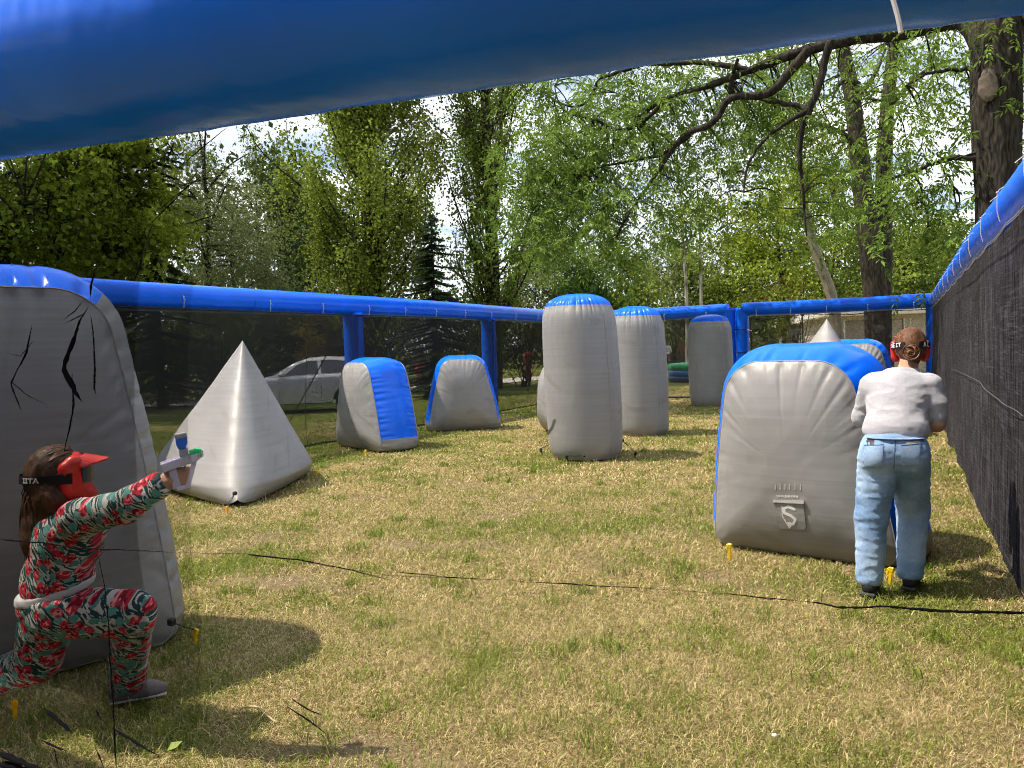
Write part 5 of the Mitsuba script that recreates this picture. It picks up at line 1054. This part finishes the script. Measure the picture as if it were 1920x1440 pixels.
# ---- people far off, seen through the nets
def walker(label, x, d, H, top, low, hair, seed, turn=0.0):
    r = np.random.default_rng(seed); k = thing('person', label, 'person'); p = foot(x, d); p[2] = 0; s = H/1.7; R = np.array([math.cos(YAW+turn), math.sin(YAW+turn), 0]); Fd = np.array([-R[1], R[0], 0]); Z = np.array([0, 0, 1.0])
    Q = lambda a, b, c: p+(R*a+Fd*b+Z*c)*s
    lg = chain([Q(-0.09, 0, 0.88), Q(-0.10, 0.06, 0.48), Q(-0.10, -0.05, 0.07)], [0.09*s, 0.065*s, 0.045*s])+chain([Q(0.09, 0, 0.88), Q(0.10, 0.10, 0.48), Q(0.11, 0.12, 0.07)], [0.09*s, 0.065*s, 0.045*s])
    to = [blob(Q(0, 0, 0.95), np.array([0.16, 0.12, 0.14])*s, (R, Fd, Z)), blob(Q(0, 0, 1.2), np.array([0.165, 0.12, 0.22])*s, (R, Fd, Z)), cone(Q(-0.17, 0, 1.37), Q(0.17, 0, 1.37), 0.055*s, 0.055*s)]
    ar = chain([Q(-0.19, 0, 1.37), Q(-0.25, 0.02, 1.10), Q(-0.22, 0.12, 0.86)], [0.05*s, 0.042*s, 0.03*s])+chain([Q(0.19, 0, 1.37), Q(0.25, 0.04, 1.10), Q(0.20, 0.20, 0.92)], [0.05*s, 0.042*s, 0.03*s])
    V, F = skin(blend(lg+to+ar+[cone(Q(0, 0, 1.42), Q(0, 0.01, 1.54), 0.05*s, 0.05*s)]+head(Q(0, 0.01, 1.6), Fd, Z, s)+[cone(Q(-0.10, -0.06, 0.04), Q(-0.10, 0.10, 0.03), 0.04*s, 0.03*s), cone(Q(0.11, 0.1, 0.04), Q(0.11, 0.25, 0.03), 0.04*s, 0.03*s)], 0.04), 0.024); part(k, 'body', (V, F), 'm_vertex', True, color=SKIN*0.8)
    V, F = skin(blend(to+ar[:1]+ar[2:3], 0.04), 0.024, 0.015, [(Q(0, 0, 0.92), Z)]); part(k, 'top', (V, F), 'm_vertex', True, color=np.array(top))
    V, F = skin(blend(lg+to[:1], 0.04), 0.024, 0.012, [(Q(0, 0, 0.98), -Z), (Q(0, 0, 0.09), Z)]); part(k, 'trousers', (V, F), 'm_vertex', True, color=np.array(low))
    V, F = skin(blob(Q(0, -0.012, 1.635), np.array([0.088, 0.10, 0.095])*s, (R, Fd, Z)), 0.02, 0, [(Q(0, 0.06, 1.6), -Fd+Z*0.3)]); part(k, 'hair', (V, F), 'm_vertex', True, color=np.array(hair))
walker('far person in pinkish red between the two left wedge bunkers, seen through the net', 786, 33, 1.45, (0.45, 0.10, 0.09), (0.42, 0.13, 0.10), (0.10, 0.05, 0.03), 1)
walker('far person in crimson left of the nearest cylinder, seen through the net', 992, 34, 1.6, (0.40, 0.04, 0.07), (0.34, 0.05, 0.08), (0.05, 0.03, 0.02), 2, 0.8)
walker('far person in a white shirt between the second and farthest cylinder', 1251, 46, 1.7, (0.62, 0.62, 0.64), (0.20, 0.19, 0.18), (0.06, 0.04, 0.03), 3, -0.5)

# ------------------------------------------------------------------ beyond the nets: drive, car, fence, buildings, pool
def strip(center, width, z, n=120):
    c = spline([(a, b, 0) for a, b in center], n); t = unit(np.gradient(c, axis=0)); s = np.stack([-t[:, 1], t[:, 0], t[:, 2]*0], 1); rows = []
    for k, w in enumerate(np.linspace(-1, 1, 9)):
        q = c+s*(width/2*w*(1+0.05*np.sin(np.arange(n)*0.7+k)))[:, None]; q[:, 2] = lawn_height(q[:, 0], q[:, 1])+z-0.004*abs(w); rows.append(q)
    v = np.array(rows).transpose(1, 0, 2).reshape(-1, 3); return v, grid_faces(n, 9)
v, f = strip([(-60, 9), (-34, 14.5), (-24, 17.2), (-19.5, 20.5), (-18, 26), (-17.3, 33), (-13.5, 40), (0, 46), (28, 50)], 3.6, 0.035)
put(thing('gravel_drive', 'pale gravel drive curving past the left wall', 'drive', kind='structure'), (v, f), 'm_ground', True, color=np.array([0.50, 0.47, 0.43])*(0.75+0.5*fb(v, 1.4, 3, 8))[:, None])

car = thing('parked_car', 'silver grey car parked beyond the left net, nose to the left', 'car')
cf = foot(466, 20.6); cf[2] = -0.01; ca = YAW+0.16; CX = np.array([math.cos(ca), math.sin(ca), 0]); CY = np.array([-CX[1], CX[0], 0])
def car_at(v): v = np.asarray(v, float); return cf+v[..., :1]*CX+v[..., 1:2]*CY+v[..., 2:]*np.array([0, 0, 1.0])
# x runs from the front axle (0) to the tail, y across (near side -0.88), z up
def lerp_tab(x, tab): t = np.array(tab); return np.interp(x, t[:, 0], t[:, 1])
xs = np.r_[np.linspace(-0.85, 3.42, 90)]
belt_ = [(-0.85, 0.62), (-0.7, 0.74), (-0.3, 0.84), (0.55, 0.95), (1.2, 0.985), (2.4, 1.02), (3.2, 1.03), (3.42, 0.92)]
rows = []
for x in xs:
    hw = 0.88*(1-0.16*max(0, (-0.25-x)/0.6)**2-0.12*max(0, (x-2.9)/0.55)**2); zt = lerp_tab(x, belt_); zb = 0.24+0.10*max(0, (-0.6-x)/0.3)
    for a0 in ((0.0, -0.90 if False else None),): pass
    d0, d1 = abs(x)/0.37, abs(x-2.62)/0.37
    arch = max(math.sqrt(max(0, 1-d0*d0)), math.sqrt(max(0, 1-d1*d1)))*0.37+0.31 if min(d0, d1) < 1 else 0
    zb2 = max(zb, arch)
    prof = [(-hw*0.90, zb2), (-hw*0.985, zb2+0.03), (-hw, 0.45*(zt+zb2)), (-hw*0.995, zt-0.10), (-hw*0.955, zt-0.025), (-hw*0.90, zt), (-hw*0.4, zt+0.025), (0, zt+0.03)]
    prof = prof+[(-y, z) for y, z in prof[-2::-1]]; rows.append([(x, y, z) for y, z in prof])
V = car_at(np.array(rows)).reshape(-1, 3); m = len(rows[0]); F = grid_faces(len(xs), m)
scene['m_car_paint'] = principled((0.42, 0.43, 0.45), 0.28, metallic=0.35, clearcoat=0.8, clearcoat_gloss=0.95)
scene['m_car_glass'] = principled((0.012, 0.016, 0.018), 0.05, specular=0.8)
cb = part(car, 'body', (V, F), 'm_car_paint', 35)
roof = [(0.62, 0.97), (1.25, 1.33), (1.6, 1.435), (2.1, 1.465), (2.7, 1.42), (3.1, 1.28), (3.35, 1.02)]
gx_ = np.linspace(0.62, 3.35, 60); rows = []
for x in gx_:
    zr = lerp_tab(x, roof); zt = lerp_tab(x, belt_); t_ = np.linspace(0, 1, 7); hwb, hwt = 0.80, 0.80-0.30*max(0, zr-zt); q = [(x, -(hwb+(hwt-hwb)*a), zt+(zr-0.04-zt)*a) for a in t_]+[(x, -hwt*0.9, zr-0.01), (x, 0, zr+0.015)]
    q = q+[(a, -b, c) for a, b, c in q[-2::-1]]; rows.append(q)
V = car_at(np.array(rows)).reshape(-1, 3); m2 = len(rows[0]); F = grid_faces(60, m2)
cg = part(car, 'roof', (V, F), 'm_car_paint', 35)
def glass_panel(holder, name, quad2, y_side, off=0.006):
    """window pane on the side wall from its corners (x, share of height)."""
    out = []
    for x, a in quad2:
        zr = lerp_tab(x, roof); zt = lerp_tab(x, belt_); hwt = 0.80-0.30*max(0, zr-zt); out.append((x, y_side*(0.80+(hwt-0.80)*a+off), zt+(zr-0.04-zt)*a))
    v = car_at(np.array(out)); n = len(out); f = np.array([[0, i, i+1] for i in range(1, n-1)]); c = v-CY*y_side*0.004
    return part(holder, name, (np.vstack([v, c]), np.vstack([f, f[:, ::-1]+n])), 'm_car_glass')
for s in (-1, 1):
    glass_panel(car, 'side_window', [(0.98, 0.06), (1.88, 0.06), (1.86, 0.90), (1.62, 0.92), (1.35, 0.86)], s)
    glass_panel(car, 'side_window', [(1.96, 0.06), (2.72, 0.06), (2.78, 0.90), (2.3, 0.92), (1.95, 0.92)], s)
ws = [(0.70, -0.74, 1.03), (0.70, 0.74, 1.03), (1.34, 0.60, 1.375), (1.34, -0.60, 1.375)]; v = car_at(np.array(ws)+[-0.035, 0, 0.02]); part(car, 'windscreen', (np.vstack([v, v+[0, 0, -0.006]]), np.array([[0, 1, 2], [0, 2, 3], [4, 6, 5], [4, 7, 6]])), 'm_car_glass')
mr = part(car, 'wing_mirror', trimesh.Trimesh(car_at(trimesh.creation.icosphere(2, 1).vertices*np.array([0.09, 0.12, 0.075])+[0.98, -1.0, 1.03]), trimesh.creation.icosphere(2, 1).faces), 'm_car_paint', True)
for x in (0, 2.62):
    for s in (-1, 1):
        c_ = trimesh.creation.cylinder(0.315, 0.20, sections=36).vertices[:, [0, 2, 1]]; k_ = part(car, 'wheel', (car_at(c_+[x, s*0.76, 0.315]), trimesh.creation.cylinder(0.315, 0.20, sections=36).faces), 'm_vertex', 40)if False else part(car, 'wheel', (car_at(c_+[x, s*0.76, 0.315]), trimesh.creation.cylinder(0.315, 0.20, sections=36).faces), 'm_black')
        rim = trimesh.creation.cylinder(0.21, 0.03, sections=24); part(k_, 'rim', (car_at(rim.vertices[:, [0, 2, 1]]+[x, s*0.86, 0.315]), rim.faces), 'm_car_paint')
for x in (0.88, 1.93, 2.86):
    for s in (-1,): part(car, 'door_gap', tube(car_at(np.array([(x, s*0.884, 0.36), (x+0.03, s*0.886, 0.6), (x, s*0.872, 0.93)])), 0.006, 4), 'm_black')
part(car, 'door_handle', (car_at(box([1.66, -0.905, 0.83], [1.86, -0.87, 0.86], 0.01).vertices), box([1.66, -0.905, 0.83], [1.86, -0.87, 0.86], 0.01).faces), 'm_car_paint')
part(car, 'headlight', (car_at(trimesh.creation.icosphere(2, 1).vertices*np.array([0.16, 0.10, 0.07])+[-0.58, -0.70, 0.70]), trimesh.creation.icosphere(2, 1).faces), 'm_car_glass', True)

fn_ = thing('picket_fence', 'low dark wooden picket fence in front of the hedge at left', 'fence'); r = np.random.default_rng(61)
a, b = foot(268, 25.5), foot(470, 26.5); e = unit(b-a); L = np.linalg.norm(b-a)
for i in range(int(L/0.20)):
    h_ = 0.80+0.06*r.normal(); p = a+e*(i*0.20); p[2] = 0; part(fn_, 'picket', oriented(box([-0.035, -0.012, 0.0], [0.035, 0.012, h_], 0.004), p, e), 'm_vertex', color=np.array([0.13, 0.11, 0.085])*(0.7+0.6*r.random()))
for z in (0.25, 0.62): part(fn_, 'rail', oriented(box([0, 0.013, z], [L, 0.045, z+0.06]), np.array([a[0], a[1], 0]), e), 'm_vertex', color=np.array([0.10, 0.085, 0.065]))

def wall_box(o, ex, lo, hi, bevel=0.0): return oriented(box(lo, hi, bevel), o, ex)
pv = thing('pavilion', 'long low pale building with a white flat-roof edge behind the back right net', 'building')
c0 = foot(1562, 34); c0[2] = 0; cl = foot(1452, 62); cl[2] = 0; cr_ = foot(1830, 33); cr_[2] = 0
e1 = unit(cr_-c0); e2 = unit(cl-c0); L1, L2 = np.linalg.norm(cr_-c0), np.linalg.norm(cl-c0); back = np.array([-e1[1], e1[0], 0])
WALL, WHT = np.array([0.50, 0.47, 0.40]), np.array([0.74, 0.73, 0.69])
part(pv, 'wall', wall_box(c0, e1, [0, 0, 0], [L1, 6, 2.55]), 'm_vertex', color=WALL); n2 = np.array([-e2[1], e2[0], 0]); s2 = 1 if n2@e1 > 0 else -1
part(pv, 'wall', oriented(box([0.2, 0.02 if s2 > 0 else -5, 0], [L2, 5 if s2 > 0 else -0.02, 2.5]), c0, e2), 'm_vertex', color=WALL*0.95)
part(pv, 'fascia', wall_box(c0, e1, [-0.45, -0.5, 2.52], [L1, 6.2, 2.88], 0.01), 'm_vertex', color=WHT)
part(pv, 'fascia', oriented(box([0.3, -0.5 if s2 > 0 else -5.2, 2.50], [L2+0.4, 5.2 if s2 > 0 else 0.5, 2.85]), c0, e2), 'm_vertex', color=WHT)
for i, x in enumerate(np.arange(0.5, L1-1, 1.35)):
    w_ = part(pv, 'window', wall_box(c0, e1, [x, -0.03, 0.55 if i % 3 else 0.05], [x+1.05, 0.02, 2.3]), 'm_car_glass')
    for q in ([x-0.05, -0.06, 0.5], [x+1.05, -0.06, 0.5]): part(w_, 'frame', wall_box(c0, e1, q, [q[0]+0.07, 0.01, 2.36]), 'm_vertex', color=WHT)
    part(w_, 'blind', wall_box(c0, e1, [x+0.05, -0.036, 1.5-0.5*(i % 2)], [x+1.0, -0.031, 2.28]), 'm_vertex', color=np.array([0.46, 0.43, 0.37])*(0.6+0.25*(i % 3)))
for x in np.arange(2, L2-2, 3.2):
    y_ = -0.03 if s2 > 0 else 0.03; w_ = part(pv, 'window', oriented(box([x, min(y_, 0), 0.8], [x+1.8, max(y_, 0.001), 2.2]), c0, e2), 'm_car_glass'); 
    for xx in (x-0.08, x+0.86, x+1.8): part(w_, 'frame', oriented(box([xx, min(2*y_, 0), 0.75], [xx+0.1, max(2*y_, 0.001), 2.26]), c0, e2), 'm_vertex', color=WHT)
hs = thing('brick_house', 'small red-brown brick house with a grey gabled roof, far behind the cylinders', 'building')
h0 = foot(1180, 62); h0[2] = 0; he = np.array([math.cos(YAW), math.sin(YAW), 0])
part(hs, 'wall', wall_box(h0, he, [0, 0, 0], [6.5, 5, 2.6]), 'm_vertex', color=np.array([0.22, 0.095, 0.065]))
rf = trimesh.convex.convex_hull(np.array([(-0.4, -0.4, 2.55), (6.9, -0.4, 2.55), (6.9, 5.4, 2.55), (-0.4, 5.4, 2.55), (-0.4, 2.5, 4.3), (6.9, 2.5, 4.3)])); part(hs, 'roof', oriented(rf, h0, he), 'm_vertex', color=np.array([0.20, 0.19, 0.19]))
for x in (0.8, 2.7, 4.7): w_ = part(hs, 'window', wall_box(h0, he, [x, -0.04, 0.9], [x+1.1, 0.01, 2.1]), 'm_car_glass'); part(w_, 'sill', wall_box(h0, he, [x-0.08, -0.12, 0.82], [x+1.18, -0.01, 0.9]), 'm_vertex', color=WHT); part(w_, 'frame', wall_box(h0, he, [x+0.5, -0.06, 0.9], [x+0.58, -0.03, 2.1]), 'm_vertex', color=WHT)
rl = thing('rail_fence', 'dark horizontal rail fence far behind, below the white-shirted person', 'fence'); p0, p1 = foot(1225, 45), foot(1420, 45); e = unit(p1-p0); L = np.linalg.norm(p1-p0)
for z in (0.45, 0.85): part(rl, 'rail', oriented(box([0, -0.03, z], [L, 0.03, z+0.09]), p0*[1, 1, 0], e), 'm_vertex', color=np.array([0.05, 0.045, 0.04]))
for x in np.arange(0, L, 1.6): part(rl, 'fence_post', oriented(box([x-0.05, -0.05, 0], [x+0.05, 0.03, 1.05]), p0*[1, 1, 0], e), 'm_vertex', color=np.array([0.05, 0.045, 0.04]))
pl = thing('paddling_pool', 'round inflatable pool of stacked green and blue rings behind the farthest cylinder', 'paddling pool')
pc = foot(1308, 31); a = np.linspace(0, 2*np.pi, 49)
for i, (z, c) in enumerate(((0.13, (0.02, 0.06, 0.16)), (0.36, (0.03, 0.16, 0.42)), (0.60, (0.04, 0.36, 0.13)))):
    part(pl, 'ring', tube(np.stack([pc[0]+1.05*np.cos(a), pc[1]+1.05*np.sin(a), a*0+z], 1), 0.135, 12, caps=False), 'm_gloss', True, color=np.array(c))
sl_ = thing('shade_sail', 'tip of a white shade sail beyond the left net, beside the tall shaded bunker', 'shade sail')
q = at_depth([(256, 613), (238, 628), (150, 640), (150, 610)], 23); u, w = np.meshgrid(np.linspace(0, 1, 8), np.linspace(0, 1, 8), indexing='ij'); u, w = u.reshape(-1, 1), w.reshape(-1, 1); v = (q[0]*(1-w)+q[1]*w)*(1-u)+(q[3]*(1-w)+q[2]*w)*u; v[:, 2] -= 0.08*(4*u*(1-u))[:, 0]
part(sl_, 'cloth', (np.vstack([v, v+[0, 0, 0.01]]), np.vstack([grid_faces(8, 8), grid_faces(8, 8)[:, ::-1]+64])), 'm_vertex', True, color=np.array([0.7, 0.7, 0.68])); q2 = at_depth([(150, 620)], 23)[0]; part(sl_, 'pole', tube([[q2[0], q2[1], 0], q2+[0, 0, 0.2]], 0.04, 8), 'm_vertex', color=np.array([0.3, 0.3, 0.3]))
gs = thing('guy_strap', 'black guy strap slanting down outside the left net, across the silver car', 'strap')
part(gs, 'webbing', tube([(XL-0.12, 11.1, 2.15), *(on_ground([(540, 795)]))], 0.016, 6, flat=0.4), 'm_black')

# ------------------------------------------------------------------ pegs and straps
def yellow(px, tilt, where, strap=None, h=0.15, col=(0.70, 0.45, 0.008)):
    p = on_ground([px])[0]; p[2] = lawn_height(p[:1], p[1:2])[0]
    return peg(p, tilt, None, col, where, h*0.86), p
def strap_to(p, q, label):
    k = thing('tie_down_strap', label, 'strap'); q = np.asarray(q, float); s = unit(np.cross(q-p, [0, 0, 1.0]))
    for o in (-1, 1): part(k, 'webbing', tube([q, (p+q)/2+s*o*0.012-[0, 0, 0.004], p+s*o*0.016], 0.005, 5, flat=0.6), 'm_black')
    part(k, 'buckle', trimesh.Trimesh(np.asarray(box([-0.018]*3, [0.018]*3, 0.006).vertices)+q, box([-0.018]*3, [0.018]*3, 0.006).faces), 'm_black')
_, p = yellow((1369, 1048), (0.02, -0.12), 'yellow peg at the left front corner of the big right bunker', h=0.155)
_, p = yellow((27, 1340), (0.1, 0), 'orange-yellow peg beside the rear knee of the kneeling person', h=0.10, col=(0.72, 0.36, 0.005))
_, p = yellow((1668, 1090), (0.10, 0.05), 'yellow peg between the feet of the person in jeans', h=0.125)
_, p = yellow((366, 1203), (0.05, 0.10), 'yellow peg to the right of the tall shaded bunker', h=0.10); strap_to(p+[0, 0, 0.085], at_depth([(322, 1166)], 3.98)[0], 'twin black strap from the tall shaded bunker to its yellow peg')
_, p = yellow((427, 962), (-0.05, 0), 'orange-yellow peg at the front corner of the left pyramid', h=0.10, col=(0.72, 0.30, 0.005)); strap_to(p+[0, 0, 0.09], p+[0.02, 0.08, 0.20], 'short black strap at the front corner of the left pyramid')
_, p = yellow((592, 890), (0.2, 0.2), 'yellow peg at the right corner of the left pyramid', h=0.09); strap_to(p+[0, 0, 0.07], p+[-0.22, 0.05, 0.20], 'short black strap at the right corner of the left pyramid')
_, p = yellow((686, 852), (0, 0), 'yellow peg in front of the tilted wedge bunker', h=0.11)
_, p = yellow((784, 836), (0.3, 0), 'yellow-green peg right of the tilted wedge bunker', h=0.08, col=(0.45, 0.42, 0.02)); strap_to(p+[0, 0, 0.06], p+[-0.20, 0.05, 0.10], 'short black strap at the right of the tilted wedge bunker')
_, p = yellow((816, 812), (0, 0), 'tiny yellow peg in front of the wedge bunker by the far post', h=0.07)
_, p = yellow((1350, 892), (0, 0), 'yellow peg at the pyramid corner left of the big right bunker', h=0.08)
BK = (0.015, 0.015, 0.016)
_, p = yellow((1018, 853), (-0.35, 0.1), 'black peg to the left of the nearest cylinder', h=0.14, col=BK); strap_to(p+[-0.03, 0, 0.11], p+[0.13, 0.14, 0.20], 'black strap at the left foot of the nearest cylinder')
_, p = yellow((1066, 866), (-0.2, -0.1), 'black peg in front of the nearest cylinder', h=0.13, col=BK); strap_to(p+[-0.02, 0, 0.10], p+[0.16, 0.16, 0.09], 'black strap at the front foot of the nearest cylinder')
_, p = yellow((1190, 856), (0.3, 0), 'black peg to the right of the nearest cylinder', h=0.10, col=BK); strap_to(p+[0.02, 0, 0.07], p+[-0.20, 0.10, 0.22], 'twin black strap at the right foot of the nearest cylinder')

# ------------------------------------------------------------------ printed flap on the big bunker, small things on the lawn
def to_px(p):
    p = np.asarray(p, float)-E0; c, s = math.cos(YAW), math.sin(YAW); x, y, z = p[:, 0]*c+p[:, 1]*s, -p[:, 0]*s+p[:, 1]*c, p[:, 2]
    c, s = math.cos(PITCH), math.sin(PITCH); a, b_ = c*y+s*z, -s*y+c*z; x, b_ = x/a, b_/a; c, s = math.cos(ROLL), math.sin(ROLL)
    return 960+F_PX*(c*x+s*b_), 720-F_PX*(-s*x+c*b_), a
from scipy.interpolate import LinearNDInterpolator
pvx = np.asarray(meshkit.WRITTEN[scene[BIG+'__panel']['filename']][0], float); X_, Y_, A_ = to_px(pvx); front = LinearNDInterpolator(np.stack([X_, Y_], 1), A_)
def on_panel(px, lift): px = np.asarray(px, float).reshape(-1, 2); return at_depth(px, front(px)-lift)
def panel_shape(poly, lift, thick):
    m = trimesh.creation.triangulate_polygon(poly, engine='earcut') if False else trimesh.creation.extrude_polygon(poly, 1.0, engine='earcut'); v = np.array(m.vertices); f = np.array(m.faces)
    for _ in range(2): v, f = trimesh.remesh.subdivide(v, f)
    return on_panel(v[:, :2], lift+thick*v[:, 2]), f
pk = part(BIG, 'flap_pocket', panel_shape(sg.Polygon([(1453, 944), (1506, 940), (1511, 990), (1508, 994), (1464, 992), (1460, 988)]), 0.002, 0.008), 'm_pvc_grey', label='printed flap pocket low on the front')
part(pk, 'flap_edge', panel_shape(sg.Polygon([(1449, 937), (1507, 937), (1507, 945), (1449, 942)]), 0.004, 0.016), 'm_vertex', color=np.array([0.46, 0.45, 0.44]))
S = sg.LineString([(1489, 955), (1478, 950), (1469, 954), (1471, 962), (1483, 967), (1491, 974), (1487, 983)]).buffer(2.6)
tri = sg.Polygon([(1465, 949), (1493, 949), (1492, 970), (1480, 991), (1468, 970)]).difference(sg.Polygon([(1468, 952), (1490, 952), (1489, 969), (1480, 985), (1471, 969)]))
for g in (S, sg.Polygon([(1476, 978), (1488, 981), (1480, 992)]), *[sg.LineString([(1466, 949), (1467, 968), (1479, 988)]).buffer(0.9)]):
    part(pk, 'emblem', panel_shape(g, 0.011, 0.0015), 'm_vertex', color=np.array([0.62, 0.62, 0.62]))
r = np.random.default_rng(3); marks = []
x = 1456
while x < 1497:
    w = r.uniform(1.5, 4.5); marks.append(panel_shape(sg.box(x, 928+0.03*(x-1456), x+w, 932+r.uniform(0, 2)), 0.003, 0.0015)); x += w+r.uniform(0.8, 2)
part(BIG, 'worn_print', join(marks), 'm_vertex', color=np.array([0.55, 0.55, 0.54]))
part(BIG, 'stitch_mark', join([panel_shape(sg.box(xx, 908, xx+1.6, 919), 0.002, 0.0015) for xx in (1453, 1462, 1471, 1480, 1490, 1500)]), 'm_vertex', color=np.array([0.46, 0.46, 0.45]))
def lawn_thing(name, label, cat, px, mesh_fn, col):
    p = on_ground([px])[0]; p[2] = lawn_height(p[:1], p[1:2])[0]; k = thing(name, label, cat); put(k, mesh_fn(p), 'm_vertex', True, color=np.array(col)); return k
lawn_thing('twig', 'pale dry twig lying on the grass near the bottom left', 'twig', (480, 1341), lambda p: tube(spline([p+[-0.11, 0.02, 0.02], p+[-0.03, 0.035, 0.035], p+[0.04, 0.01, 0.03], p+[0.12, -0.005, 0.015]], 16), [0.0045*0.9], 6), (0.42, 0.34, 0.22))
lawn_thing('twig', 'thin curved straw lying on the grass right of the middle bottom', 'twig', (1535, 1262), lambda p: tube(spline([p+[-0.05, -0.03, 0.02], p+[0.0, 0.0, 0.03], p+[0.015, 0.07, 0.025]], 12), 0.0022, 5), (0.55, 0.46, 0.24))
lawn_thing('flower', 'single small white flower head in the grass at the bottom', 'flower', (1452, 1386), lambda p: ((lambda m: (np.asarray(m.vertices)*np.array([0.010, 0.010, 0.007])*(0.8+0.4*fb(m.vertices, 3, 2, 2))[:, None]+p+[0, 0, 0.035], m.faces))(trimesh.creation.icosphere(2, 1))), (0.75, 0.75, 0.68))
lawn_thing('fallen_leaf', 'single green fallen leaf on the grass at the bottom left', 'leaf', (314, 1412), lambda p: leaf_mesh(np.array([p+[0, 0, 0.03]]), np.array([[0.3, 0.8, 0.35]]), np.array([[0, -0.5, 1.0]]), 0.06, 0.045, np.array([[0.2, 0.3, 0.05]]))[:2], (0.17, 0.23, 0.05))
